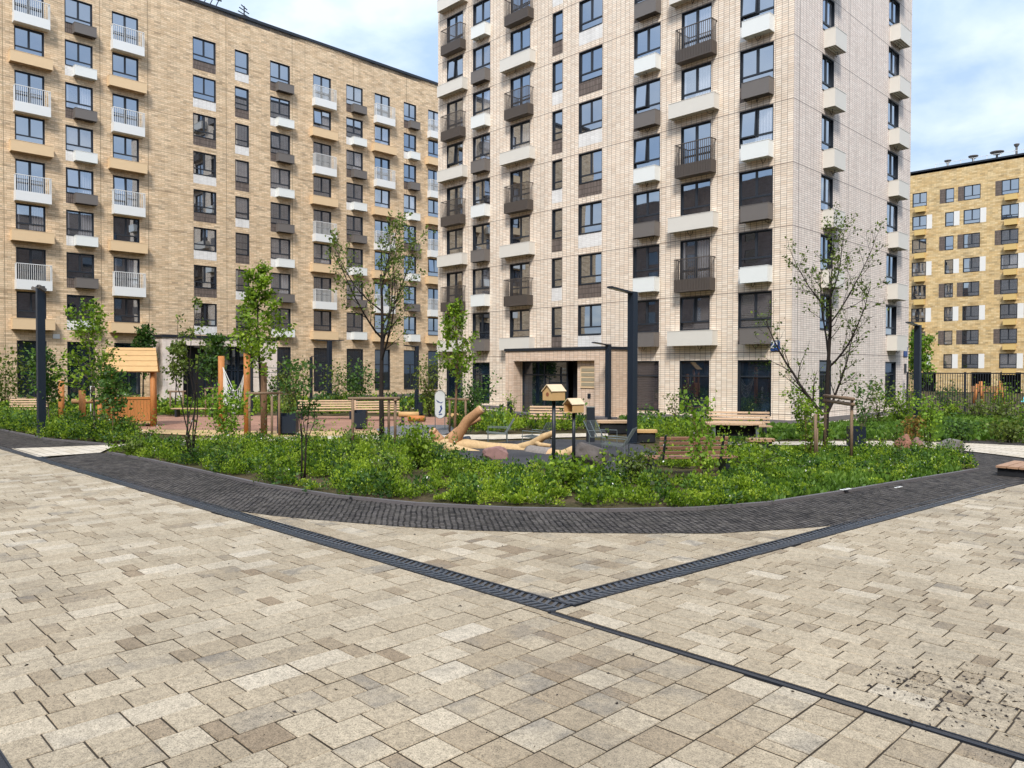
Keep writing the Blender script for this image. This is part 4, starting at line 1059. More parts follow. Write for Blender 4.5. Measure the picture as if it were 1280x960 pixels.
cover('ground_cover', 'low green planting along the foot of the tan block', 'ground cover', BED_C, 1.3, 36, 0.19, 0.6, 0.5, KIN, 0.004, 0.2, (), 0.3)
cover('ground_cover', 'green planting strip between the lounge chairs and the tower porch', 'ground cover', BED_D, 4, 60, 0.12, 0.72, 0.4, KIN, 0.004, 0.2, (), 0.25)
cover('ground_cover', 'green planting patch beside the round wooden seats', 'ground cover', BED_E, 6, 60, 0.10, 0.7, 0.36, KIN, 0.004, 0.2, (), 0.25)
LAWN_R = [G(*p) for p in [(880, 551), (960, 550), (1040, 549.5), (1120, 549.5), (1195, 551), (1280, 550)]] + [(4, 37), (4, 47.4), (-15, 47.4), (-14.8, 33.2), (-24.8, 32.2)] + [G(800, 533), G(850, 540)]
grassfield('lawn', 'mown green grass between the tower and the fence', LAWN_R, 90, 0.22, 0.03)
grassfield('lawn', 'tufts of grass among the plants at the right of the planting bed', [G(*p) for p in [(860, 636), (960, 629), (1050, 615), (1120, 603.5), (1200, 591), (1200, 570), (1100, 564), (960, 566), (900, 580), (900, 615)]], 420, 0.17, 0.014)

# ---------------------------------------------------------------- trees
def grow(mb, tips, p, d, L, r, lv, P, rng):
    n = P['seg'][lv]; pts = [p.copy()]; rads = [r]
    for k in range(n):
        d = (d + Vector((rng.gauss(0, 1), rng.gauss(0, 1), rng.gauss(0, 0.6))) * P['wob'][lv] + Vector((0, 0, P['up'][lv]))).normalized()
        p = p + d * (L / n); pts.append(p.copy()); rads.append(max(r * (1 - (k + 1) / n * P['tap'][lv]), 0.004))
    mb.tube(pts, rads, (8, 6, 5, 4)[min(lv, 3)], 0, lv == 0)
    if lv >= P['leaf_lv']:
        for k in range(1, n + 1):
            if k / n >= P.get('leaf_from', 0.2): tips.append((pts[k], (pts[k] - pts[k - 1]).normalized(), lv))
    if lv + 1 < len(P['seg']):
        m = P['kids'][lv]
        for j in range(m):
            t = P['start'][lv] + (1 - P['start'][lv]) * (j + rng.random() * 0.8) / m
            i = min(int(t * n), n - 1); f = t * n - i; q = pts[i].lerp(pts[i + 1], f); dd = (pts[i + 1] - pts[i]).normalized()
            az = j * 2.4 + rng.uniform(-.5, .5); a = Vector((1, 0, 0)) if abs(dd.x) < 0.8 else Vector((0, 1, 0)); a = (a - dd * a.dot(dd)).normalized(); b = dd.cross(a)
            an = R(P['ang'][lv] + rng.uniform(-10, 10))
            nd = dd * math.cos(an) + (a * math.cos(az) + b * math.sin(az)) * math.sin(an)
            grow(mb, tips, q, nd, L * P['len'][lv] * (1.15 - P.get('cone', 0.5) * t) * rng.uniform(0.8, 1.2), rads[i] * P['rr'][lv], lv + 1, P, rng)
def tree(label, px, py, H, P, mat, barkm, seed, leaves, size, spread, cat='tree', name='tree', group=None, tone0=0.5, lean=(0, 0), xy=None, extra=()):
    rng = random.Random(seed); x, y = xy if xy else G(px, py)
    root = thing(name, label, cat, (x, y, 0), 0, group); mb, tips = MB(), []
    grow(mb, tips, Vector((0, 0, -0.03)), Vector((lean[0], lean[1], 1)).normalized(), H * P['h0'], P['r0'] * H, 0, P, rng)
    for (p, d, L, r) in extra: grow(mb, tips, Vector(p), Vector(d).normalized(), L, r, 1, P, rng)
    mb.build('trunk', barkm, root, True)
    T = np.array([list(t[0]) for t in tips]); Dt = np.array([list(t[1]) for t in tips])
    idx = NPR.integers(0, len(T), leaves); tw = NPR.random(len(T))
    P_ = T[idx] + NPR.normal(size=(leaves, 3)) * spread; D_ = Dt[idx] * 0.5 + NPR.normal(size=(leaves, 3)) * 0.7 + np.array([0, 0, -0.1])
    t = tone0 + (tw[idx] - 0.5) * 0.45 + NPR.normal(size=leaves) * 0.16
    me = leaf_mesh('crown', P_, D_, size * (0.55 + 0.9 * NPR.random(leaves)), t, [mat], 0.36)
    link('crown', me, root); return root
SPARSE = dict(seg=(7, 9, 6, 4), wob=(0.03, 0.07, 0.10, 0.15), up=(0.05, 0.10, 0.07, 0.03), tap=(0.62, 0.8, 0.85, 0.9), kids=(7, 12, 4), start=(0.44, 0.12, 0.2), ang=(46, 40, 38), len=(0.74, 0.30, 0.42), rr=(0.58, 0.5, 0.55), leaf_lv=2, h0=0.72, r0=0.0118, cone=0.5, leaf_from=0.3)
CONE = dict(seg=(9, 6, 4), wob=(0.03, 0.12, 0.18), up=(0.05, 0.06, 0.02), tap=(0.85, 0.8, 0.9), kids=(17, 7), start=(0.36, 0.12), ang=(50, 48), len=(0.34, 0.42), rr=(0.4, 0.5), leaf_lv=1, h0=0.96, r0=0.012, cone=0.95, leaf_from=0.2)
YOUNG = dict(seg=(8, 6, 4), wob=(0.05, 0.10, 0.18), up=(0.04, 0.05, 0.0), tap=(0.85, 0.8, 0.9), kids=(18, 6), start=(0.30, 0.2), ang=(48, 45), len=(0.34, 0.45), rr=(0.45, 0.5), leaf_lv=1, h0=0.92, r0=0.009, cone=0.75, leaf_from=0.2)
tree('tall sparse young tree with a dark forked trunk behind a three-post stake frame', 477, 557, 7.9, SPARSE, M['leaf_olive'], M['bark'], 7, 2300, 0.09, 0.05, tone0=0.55)
SPARSE2 = dict(SPARSE, len=(0.60, 0.30, 0.42), ang=(40, 40, 38))
tree('sparse wide-branching young tree before the pink end wall of the tower', 1031, 562, 7.6, SPARSE2, M['leaf_olive'], M['bark'], 23, 1900, 0.085, 0.05, tone0=0.5,
     extra=[((-0.05, -0.05, 1.1), (-0.42, -0.42, 0.72), 3.6, 0.06), ((0.05, 0.05, 1.15), (0.30, 0.30, 0.9), 2.7, 0.045)])
t2 = tree('full green narrow tree tied to stakes in front of the tan block', 330, 544, 6.6, CONE, M['leaf'], M['bark'], 5, 3000, 0.135, 0.10, tone0=0.55)
def wrap(t, r, h):
    m = MB(); m.tube([(0, 0, .0), (0, 0, h * .5), (.01, 0, h)], [r, r * .95, r * .85], 10); m.build('trunk_wrap', M['bark_brown'], t, True)
wrap(t2, .125, 2.75)
tree('small green tree tied to a stake by the left edge of the tower', 569, 541, 5.2, CONE, M['leaf'], M['bark_brown'], 9, 1700, 0.125, 0.08, tone0=0.55)
tree('small dense maple left of the two wooden poles', 264, 517, 4.6, CONE, M['leaf_dark'], M['bark'], 12, 1300, 0.18, 0.13, tone0=0.55)
tree('narrow columnar young tree before the tan block porch', 219, 516, 4.2, CONE, M['leaf_olive'], M['bark'], 13, 950, 0.17, 0.10, tone0=0.55)
tree('loose light green birch sapling in front of the wooden playhouse', 118, 551, 4.9, YOUNG, M['leaf'], M['bark_grey'], 15, 1700, 0.115, 0.12, tone0=0.5)
tree('leafy dark green young tree beside the left street lamp', 62, 543, 3.3, YOUNG, M['leaf_dark'], M['bark_grey'], 17, 1400, 0.12, 0.13, tone0=0.6)
tree('dark-leaved bushy sapling touching the wooden playhouse', 140, 552, 2.6, YOUNG, M['leaf_dark'], M['bark_brown'], 18, 1100, 0.12, 0.14, tone0=0.6)
tree('yellow green tree beyond the fence at the corner of the tower', 1142, 500, 5.2, YOUNG, M['leaf_lime'], M['bark'], 19, 1500, 0.22, 0.2, tone0=0.4, xy=(-19.5, 62))
tree('small green tree behind the roof of the wooden playhouse', 178, 508, 5.4, CONE, M['leaf_dark'], M['bark'], 21, 1500, 0.2, 0.16, tone0=0.4)

# ---------------------------------------------------------------- shrubs
def stems_plant(label, px, py, H, W, nst, leaves, size, mat, seed, name='shrub', cat='shrub', barkm='bark', top=0.25, group=None, tone0=0.55, spread=0.07, xy=None):
    rng = random.Random(seed); x, y = xy if xy else G(px, py)
    root = thing(name, label, cat, (x, y, 0.0), 0, group); mb = MB(); tips = []
    for k in range(nst):
        a = 2 * math.pi * k / nst + rng.random(); h = H * rng.uniform(0.7, 1.0); sp = W * 0.5 * rng.uniform(0.4, 1.0)
        pts = [Vector((0.05 * math.cos(a), 0.05 * math.sin(a), -0.02))]
        for j in range(1, 6):
            f = j / 5; pts.append(Vector((math.cos(a) * sp * f ** 1.3 + rng.gauss(0, .02) * H, math.sin(a) * sp * f ** 1.3 + rng.gauss(0, .02) * H, h * f)))
        mb.tube(pts, [0.0125 * (1 - .16 * j) * max(1, H / 2.2) for j in range(6)], 5)
        for j in range(1, 6):
            if j / 5 >= top: tips.append(pts[j])
            if j > 1 and rng.random() < 0.8:
                e = pts[j] + Vector((rng.gauss(0, 1), rng.gauss(0, 1), rng.random())) * W * 0.16; mb.tube([pts[j], e], [.007, .004], 4)
                if j / 5 >= top: tips.append(e); tips.append((pts[j] + e) / 2)
    mb.build('stems', M[barkm], root, True)
    T = np.array([list(t) for t in tips]); idx = NPR.integers(0, len(T), leaves)
    P_ = T[idx] + NPR.normal(size=(leaves, 3)) * spread * max(1, W); D_ = NPR.normal(size=(leaves, 3)) + np.array([0, 0, .3])
    link('foliage', leaf_mesh('foliage', P_, D_, size * (.6 + .8 * NPR.random(leaves)), tone0 + NPR.normal(size=leaves) * .2, [mat], .36), root)
    return root
SH = [
 ('tall thin shrub with bare dark stems in the planting bed', 240, 580, 4.2, 1.1, 6, 260, 0.10, 'leaf_olive', 'bark', 0.75, 0.06),
 ('slender young shrub with purplish stems right of the tall bin', 379, 600, 2.9, 0.9, 5, 420, 0.085, 'leaf_dark', 'bark', 0.45, 0.08),
 ('lime green bush at the foot of the wooden climbing poles', 284, 556, 1.75, 1.5, 9, 900, 0.11, 'leaf_lime', 'bark', 0.2, 0.12),
 ('yellow green large-leaved shrub in front of the front bench', 874, 607, 1.95, 0.6, 6, 330, 0.105, 'leaf_lime', 'bark_brown', 0.3, 0.09),
 ('dark green bush beside the info board stake', 592, 532, 2.0, 1.5, 9, 900, 0.12, 'leaf_dark', 'bark', 0.15, 0.14),
 ('tall pale leafed bush right of the thin lamp post', 537, 521, 3.2, 1.5, 8, 800, 0.13, 'leaf_olive', 'bark', 0.2, 0.14),
 ('round green bush behind the long slatted benches', 447, 513, 2.5, 2.2, 9, 800, 0.16, 'leaf_dark', 'bark', 0.3, 0.16),
 ('thin grey green bush left of the long slatted benches', 425, 512, 2.6, 2.0, 8, 420, 0.14, 'leaf_olive', 'bark', 0.3, 0.16),
 ('grey green bush behind the tall navy bin', 362, 522, 2.6, 1.9, 8, 800, 0.14, 'leaf_olive', 'bark', 0.2, 0.15),
 ('dark pointed sapling beside the tall navy bin', 347, 513, 2.2, 1.2, 6, 400, 0.15, 'leaf_dark', 'bark', 0.3, 0.12),
 ('dark leaved shrub with pale flowers next to the right bin', 1078, 551, 2.3, 1.0, 6, 330, 0.11, 'leaf_dark', 'bark_grey', 0.35, 0.09),
 ('green bushy shrub left of the right stake frame', 1012, 572, 1.8, 0.7, 6, 480, 0.10, 'leaf', 'bark_brown', 0.15, 0.10),
 ('bright green shrub beside the staked sparse tree', 1003, 545, 1.9, 1.0, 7, 600, 0.11, 'leaf', 'bark', 0.15, 0.10),
 ('thin twiggy shrub before the ground floor blind window', 846, 532, 1.7, 0.9, 6, 220, 0.10, 'leaf_olive', 'bark', 0.3, 0.09),
 ('thin twiggy shrub before the middle ground floor window', 856, 541, 2.0, 0.8, 5, 200, 0.09, 'leaf_dark', 'bark', 0.3, 0.09),
 ('light green shrub with white flower heads before the right street lamp', 1160, 556, 1.5, 0.9, 7, 420, 0.11, 'leaf_lime', 'bark', 0.2, 0.11),
 ('rusty yellow shrub above the reddish boulder', 1141, 556, 0.95, 0.7, 7, 300, 0.10, 'leaf_rust', 'bark', 0.3, 0.09),
 ('dark green clump at the edge of the right lawn', 1201, 553, 0.75, 1.0, 10, 500, 0.12, 'leaf_dark', 'bark', 0.0, 0.12),
 ('silvery green clump at the far right of the lawn', 1262, 553, 0.8, 1.5, 10, 600, 0.12, 'leaf_olive', 'bark', 0.0, 0.14),
 ('leafy bush at the foot of the tower end wall', 1098, 531, 1.9, 1.4, 8, 420, 0.12, 'leaf_olive', 'bark', 0.2, 0.12),
 ('low bush at the tower corner beside the fence', 1124, 529, 1.6, 1.5, 8, 600, 0.12, 'leaf', 'bark', 0.1, 0.12),
 ('leafy young plant climbing beside the tower porch opening', 640, 527, 1.4, 0.7, 5, 160, 0.1, 'leaf', 'bark', 0.4, 0.08),
 ('pale green bush at the left end of the tan block', 5, 515, 3.2, 2.4, 9, 900, 0.18, 'leaf_olive', 'bark', 0.15, 0.18),
 ('bushy shrub growing by the birdhouse posts', 716, 616, 0.7, 1.1, 9, 700, 0.09, 'leaf', 'bark', 0.1, 0.11),
 ('feathery green shrub in front of the low wooden seat', 796, 606, 0.7, 1.0, 9, 650, 0.08, 'leaf_olive', 'bark', 0.1, 0.10),
 ('green shrub leaning over the fallen trunk', 524, 588, 1.1, 1.0, 8, 560, 0.10, 'leaf', 'bark', 0.15, 0.11),
 ('green shrub at the right end of the front bench', 935, 603, 0.62, 1.1, 9, 500, 0.09, 'leaf', 'bark', 0.15, 0.13),
 ('small dark conifer-like bush at the near edge of the left bed', 166, 571, 0.34, 0.5, 7, 260, 0.09, 'leaf_olive', 'bark', 0.0, 0.07),
]
for k, (lab, px, py, H, W, ns, lv, sz, mk, bk, top, sp) in enumerate(SH):
    stems_plant(lab, px, py, H, W, ns, lv, sz, M[mk], 100 + k, barkm=bk, top=top, spread=sp)
hedge_words = ['left end', 'second', 'third', 'fourth', 'fifth', 'sixth', 'seventh', 'right end']
for k in range(8):
    stems_plant('olive green bush in the row along the fence, %s from the lamp' % hedge_words[k] if 0 < k < 7 else 'olive green bush at the %s of the row along the fence' % hedge_words[k], 0, 0, 0.6 + 0.15 * (k % 3), 1.4, 9, 380, 0.12, M['leaf_olive' if k % 3 else 'leaf'], 300 + k, barkm='bark', top=0.1, spread=0.14,
                group='bushes along the fence', xy=(-12.6 + k * 1.15, 44.6 + 0.5 * (k % 2)))

# ================================================================ street furniture
M['timber'] = wood('timber_orange', (0.50, 0.20, 0.06), (9, 9, 1), 0.6, 0.65)
M['timber_pale'] = wood('timber_pale', (0.58, 0.36, 0.155), (1, 12, 12), 0.6, 0.7)
M['slat'] = wood('bench_slat', (0.42, 0.25, 0.155), (1, 14, 14), 0.6, 0.6)
M['slat_pale'] = wood('bench_slat_pale', (0.56, 0.38, 0.24), (1, 14, 14), 0.6, 0.7)
M['slat_red'] = wood('bench_slat_red', (0.36, 0.185, 0.125), (1, 14, 14), 0.6, 0.6)
M['bleached'] = wood('bleached_log', (0.56, 0.385, 0.20), (3, 3, 3), 0.7, 0.75)
M['log_brown'] = wood('log_brown', (0.44, 0.24, 0.12), (3, 3, 3), 0.7, 0.7)
M['log_end'] = plain('log_end', (0.58, 0.38, 0.22), 0.8, 0.2, 12)
M['log_bark'] = plain('rough_bark', (0.24, 0.21, 0.19), 0.95, 0.5, 14, 0.1, 0.0, 1.0, 20)
M['stake'] = wood('stake_wood', (0.23, 0.155, 0.10), (9, 9, 1), 0.8, 0.6)
M['house_wood'] = plain('birdhouse_wood', (0.60, 0.38, 0.17), 0.6, 0.12, 5)
M['house_roof'] = plain('birdhouse_roof', (0.68, 0.52, 0.34), 0.6, 0.1, 5)
M['house_red'] = plain('birdhouse_inside', (0.28, 0.10, 0.045), 0.7, 0.12, 5)
M['steel'] = plain('grey_steel', (0.21, 0.245, 0.245), 0.4, 0.12, 4, 0.5, 0.5)
M['rope'] = plain('pale_rope', (0.62, 0.62, 0.60), 0.8, 0.1, 20)
M['rock_pink'] = plain('pink_granite', (0.25, 0.145, 0.13), 0.85, 0.4, 6, 0.3, 0, 0.7, 18)
M['rock_red'] = plain('red_granite', (0.27, 0.13, 0.09), 0.85, 0.4, 6, 0.3, 0, 0.7, 18)
M['rock_grey'] = plain('grey_granite', (0.19, 0.175, 0.165), 0.85, 0.4, 5, 0.3, 0, 0.8, 16)
M['rock_dark'] = plain('dark_granite', (0.105, 0.09, 0.082), 0.85, 0.5, 5, 0.3, 0, 0.8, 16)
M['rock_blue'] = plain('bluish_granite', (0.10, 0.11, 0.125), 0.85, 0.4, 5, 0.3, 0, 0.8, 16)
M['orange'] = plain('orange_log_toy', (0.55, 0.20, 0.05), 0.55, 0.15, 5)
M['teal'] = plain('teal_panel', (0.10, 0.45, 0.52), 0.5, 0.1)

def AT(px, py, d):
    r = ray(px, py); t = d / depth(r[0], r[1]); return Vector((r[0] * t, r[1] * t, CAM_H + r[2] * t))

def lamp(label, px, py, H, w, arms, cams=False):
    x, y = G(px, py); o = thing('street_lamp', label, 'street lamp', (x, y, 0), 0, 'street lamps in the courtyard')
    p = MB(); p.box(-w / 2, w / 2, -w / 2, w / 2, 0, H); p.build('pole', M['navy_metal'], o, bevel=0.012)
    bs = MB(); bs.box(-w * .75, w * .75, -w * .75, w * .75, -0.01, 0.03); bs.build('base_plate', M['dark_metal'], o)
    for ang, L, ht in arms:
        a = MB(); Mx = RZ(R(ang)) @ TR(0, 0, ht)
        a.box(-w * 0.42, w * 0.42, w / 2, w / 2 + L, -0.055, 0.0, 0, Mx @ RX(R(5)))
        ao = a.build('arm', M['dark_metal'], o)
        l = MB(); l.box(-w * 0.34, w * 0.34, w / 2 + L * 0.35, w / 2 + L * 0.95, -0.062, -0.056, 0, Mx @ RX(R(5))); l.build('lens', M['cream_box'], ao)
    if cams:
        for s in (-1, 1):
            c = MB(); c.bar((s * w / 2, 0, H - .06), (s * (w / 2 + .12), 0, H - .06), .04, .04)
            Mx = TR(s * (w / 2 + .16), 0, H - .12) @ RZ(R(35 * s)) @ RX(R(-20)); c.box(-.06, .06, -.22, .14, -.06, .06, 0, Mx); c.tube([Mx @ Vector((0, -.2, 0)), Mx @ Vector((0, -.24, 0))], .04, 10, 1)
            c.build('security_camera', [M['grey_box'], M['interior']], o)
    return o
lamp('tall dark street lamp with a flat arm standing by the lounge chairs', 790, 554, 5.2, 0.26, [(180, 1.15, 5.18)])
lamp('slim dark street lamp with a flat arm before the tower porch', 760, 524, 3.85, 0.24, [(180, 1.1, 3.83)])
lamp('dark street lamp with a flat arm standing before the fence', 1146, 528, 4.75, 0.27, [(180, 1.25, 4.73)])
lamp('dark street lamp with two security cameras at its top', 52, 545, 5.6, 0.26, [], True)
lamp('thin dark lamp post against the tan block, left of the bushes', 412, 506, 4.6, 0.28, [(150, .9, 4.58), (-30, .9, 4.58)])
lamp('thin dark lamp post against the tan block near the tower edge', 521, 516, 3.9, 0.19, [(180, .8, 3.88)])

def bench(label, px, py, W, rz, mat, back=True, facing=1, group='slatted wooden benches', seatW=None, xy=None, bw=None):
    x, y = xy if xy else G(px, py); o = thing('bench', label, 'bench', (x, y, 0), rz, group)
    st = MB()
    for k in range(4): st.box(-W / 2, W / 2, -0.24 + k * .125, -0.24 + k * .125 + 0.09, 0.42, 0.46)
    st.build('seat', mat, o)
    if back:
        bW = bw or W; bk = MB()
        for k in range(4):
            Mx = TR(0, 0.27 + .04 * k, 0.54 + k * 0.115) @ RX(R(-16)); bk.box(-bW / 2, bW / 2, -0.015, 0.015, 0, 0.07, 0, Mx)
        bk.build('backrest', mat, o)
        for s in (-1, 1):
            f = MB(); f.bar((s * (bW / 2 - .12), 0.26, .40), (s * (bW / 2 - .12), 0.45, 1.0), .05, .03); f.build('back_support', M['dark_metal'], o)
    for s in (-1, 1):
        l = MB(); l.box(s * (W / 2 - .25) - .05, s * (W / 2 - .25) + .05, -.22, .24, 0, .418); l.build('leg', M['dark_metal'], o)
    return o
bench('slatted bench with metal armrests standing left of the camera lamp', 33, 522, 1.9, FACE + .15, M['slat_pale'])
bench('long slatted bench at the foot of the tan block, left of the staked sparse tree', 408, 524, 2.9, FACE + .15, M['slat_pale'])
bench('slatted bench behind the navy bin and the staked sparse tree', 472, 526, 2.2, FACE + .25, M['slat_pale'])
bench('slatted bench behind the birdhouses before the tower porch', 688, 536, 1.85, FACE - .12, M['slat_pale'])
bench('long slatted bench behind the picnic table', 925, 547, 2.25, FACE - .15, M['slat_pale'])
bench('dark reddish bench seen from behind with its seat longer than its back', 860, 594, 2.3, FACE + math.pi + .12, M['slat_red'], True, bw=1.65)
bench('small backless wooden bench at the tan block porch', 243, 521, 2.3, FACE, M['slat_pale'], False)
def picnic_table(px, py):
    x, y = G(px, py); o = thing('picnic_table', 'wooden picnic table with grey legs in front of the long bench', 'table', (x, y, 0), FACE - .15)
    t = MB()
    for k in range(6): t.box(-.95, .95, -.4 + k * .135, -.4 + k * .135 + .12, .70, .75)
    t.build('tabletop', M['slat_pale'], o)
    for s in (-.7, .7):
        l = MB(); l.box(s - .05, s + .05, -.28, .28, 0, .70); l.build('leg', M['steel'], o)
    u = MB(); u.box(-.65, .65, -.03, .03, .3, .66); u.build('brace', M['interior'], o)
picnic_table(918, 556)
def stool(label, px, py, L, D_, H, mk, rz=FACE):
    x, y = G(px, py); o = thing('wooden_stool', label, 'stool', (x, y, 0), rz)
    t = MB(); n = 8; poly = [(L / 2 * math.copysign(abs(math.cos(a)) ** .5, math.cos(a)), D_ / 2 * math.copysign(abs(math.sin(a)) ** .5, math.sin(a))) for a in [2 * math.pi * k / 24 for k in range(24)]]
    t.prism(poly, H - .09, H); t.build('seat', M[mk], o)
    b = MB(); b.prism([(p[0] * .82, p[1] * .82) for p in poly], 0, H - .092); b.build('base', M['interior'], o)
stool('wide wooden seat with a dark base left of the tall street lamp', 768, 541, 1.45, .8, .5, 'slat_pale')
stool('low pale wooden seat right of the tall street lamp', 807, 552, .8, .55, .42, 'timber_pale')
stool('short wooden stool at the right end of the picnic table', 950, 566, .85, .45, .44, 'slat')

def bin_(label, px, py, w, d, h, mk='navy_metal'):
    x, y = G(px, py); o = thing('litter_bin', label, 'bin', (x, y, 0), FACE, 'litter bins in the courtyard')
    b = MB(); t = .02
    b.box(-w / 2, w / 2, -d / 2, -d / 2 + t, .06, h * .86); b.box(-w / 2, w / 2, d / 2 - t, d / 2, .06, h); b.box(-w / 2, -w / 2 + t, -d / 2 + t, d / 2 - t, .06, h); b.box(w / 2 - t, w / 2, -d / 2 + t, d / 2 - t, .06, h)
    b.box(-w / 2 + t, w / 2 - t, -d / 2 + t, d / 2 - t, .06, .1); b.box(w * .16, w / 2 - t, -d / 2, -d / 2 + t, h * .862, h)
    b.build('body', M[mk], o)
    f = MB(); f.box(-w * .4, w * .4, -d * .4, d * .4, 0, .058); f.build('foot', M['interior'], o)
    l = MB(); l.box(-w / 2 + .03, w * .14, -d * .3, d * .42, h * .72, h * .76); l.build('inner_liner', M['steel'], o)
bin_('tall navy litter bin right of the wooden poles', 360, 543, .72, .42, .82)
bin_('navy litter bin behind the three-post stake frame', 451, 536, .5, .42, .80)
bin_('dark navy litter bin behind the right stake frame', 1070, 559, .46, .42, .68)
bin_('small dark bin beside the thin lamp post near the tower', 526, 519, .26, .26, .72)
def bollard(label, px, py, w, h):
    x, y = G(px, py); o = thing('bollard', label, 'bollard', (x, y, 0), FACE)
    b = MB(); b.box(-w / 2, w / 2, -w / 2, w / 2, 0, h); b.build('post', M['dark_metal'], o, bevel=.012)
    c = MB(); c.box(-w / 2 - .008, w / 2 + .008, -w / 2 - .008, w / 2 + .008, h, h + .03); c.build('cap', M['steel'], o)
bollard('dark bollard at the left pier of the tower porch', 637, 527, .24, .95)
bollard('dark blue pillar behind the second birdhouse', 738, 552, .28, 1.2)
bollard('thin dark bollard inside the tower porch front', 651, 530, .1, .42)

def lounger(label, px, py, rz):
    x, y = G(px, py); o = thing('lounge_chair', label, 'chair', (x, y, 0), rz, 'mesh lounge chairs on the dark round ground')
    w = .31
    s = MB()                                                         # seat of wires and a rim; the chair looks towards -X
    for k in range(15): xx = -.42 + .62 * k / 14; s.box(xx - .008, xx + .008, -w, w, .40 - .05 * k / 14, .412 - .05 * k / 14)
    for yy in (-w, 0, w): s.bar((-.42, yy, .405), (.2, yy, .352), .022, .022)
    s.build('seat', M['steel'], o)
    b = MB(); a0, a1 = Vector((.2, 0, .352)), Vector((.50, 0, .86))
    for k in range(15):
        q = a0.lerp(a1, k / 14); b.box(q.x - .008, q.x + .008, -w, w, q.z - .006, q.z + .006)
    for yy in (-w, 0, w): b.bar((a0.x, yy, a0.z), (a1.x, yy, a1.z), .022, .022)
    b.build('backrest', M['steel'], o)
    for sx in (-.38, .26):
        for sy in (-w, w):
            l = MB(); l.tube([(sx, sy, 0), (sx, sy, .39 if sx < 0 else .42)], .014, 6); l.build('leg', M['steel'], o)
    for sy in (-w, w):
        r = MB(); r.tube([(-.38, sy, .39), (-.38, sy, .58), (.30, sy, .56)], .012, 6); r.build('armrest', M['steel'], o)
lounger('grey mesh lounge chair in profile behind the raised log branch', 624, 555, FACE + .05)
lounger('grey mesh lounge chair behind the left birdhouse post', 672, 561, FACE - .55)
lounger('grey mesh lounge chair before the wide wooden seat', 752, 560, FACE + math.pi * .75)
lounger('grey mesh lounge chair beside the tall street lamp', 772, 572, FACE - .35)

def birdhouse(label, px, py, H, open_front):
    x, y = G(px, py); o = thing('birdhouse', label, 'birdhouse', (x, y, 0), -.1, 'birdhouses on black posts')
    p = MB(); p.tube([(0, 0, 0), (0, 0, H)], .045, 12); p.build('post', M['dark_metal'], o, True)
    w, d, h, rf = .17, .20, .20, .15
    b = MB(); t = .018; z = H
    b.box(-w, w, -d, d, z, z + t); b.box(-w, -w + t, -d, d, z + t, z + h); b.box(w - t, w, -d, d, z + t, z + h)
    M0 = TR(0, d, 0) @ RX(math.pi / 2)
    tri = [(-w + t, z + t), (w - t, z + t), (w - t, z + h), (0, z + h + rf - .03), (-w + t, z + h)]
    b.prism(tri, 0, t, 0, M0)
    if not open_front: b.prism(tri, 2 * d - t, 2 * d, 0, M0)
    b.build('box', M['house_wood'], o)
    if open_front:
        i = MB(); i.prism([(-w + t + .002, z + t + .002), (w - t - .002, z + t + .002), (w - t - .002, z + h), (0, z + h + rf - .05), (-w + t + .002, z + h)], t + .002, t + .012, 0, M0); i.build('back_lining', M['house_red'], o)
    else:
        i = MB(); i.prism([(.05 * math.cos(a), z + .14 + .05 * math.sin(a)) for a in np.linspace(0, 2 * math.pi, 16, False)], 2 * d - .001, 2 * d + .004, 0, M0); i.build('entrance_hole', M['house_red'], o)
    for s in (-1, 1):
        r = MB(); r.bar((0, -d - .03, 0), (0, d + .03, 0), math.hypot(w + .02, rf), .018, 0)
        an = math.atan2(rf, w); Mx = TR(s * (w + .02) / 2, 0, z + h + rf / 2 + .012) @ RY(s * an); o2 = r.build('roof', M['house_roof'], o, M=Mx)
birdhouse('closed pale wooden birdhouse on the taller black post', 692, 596, 1.80, False)
birdhouse('open-fronted wooden birdhouse with a red brown inside on the shorter black post', 717, 582, 1.40, True)

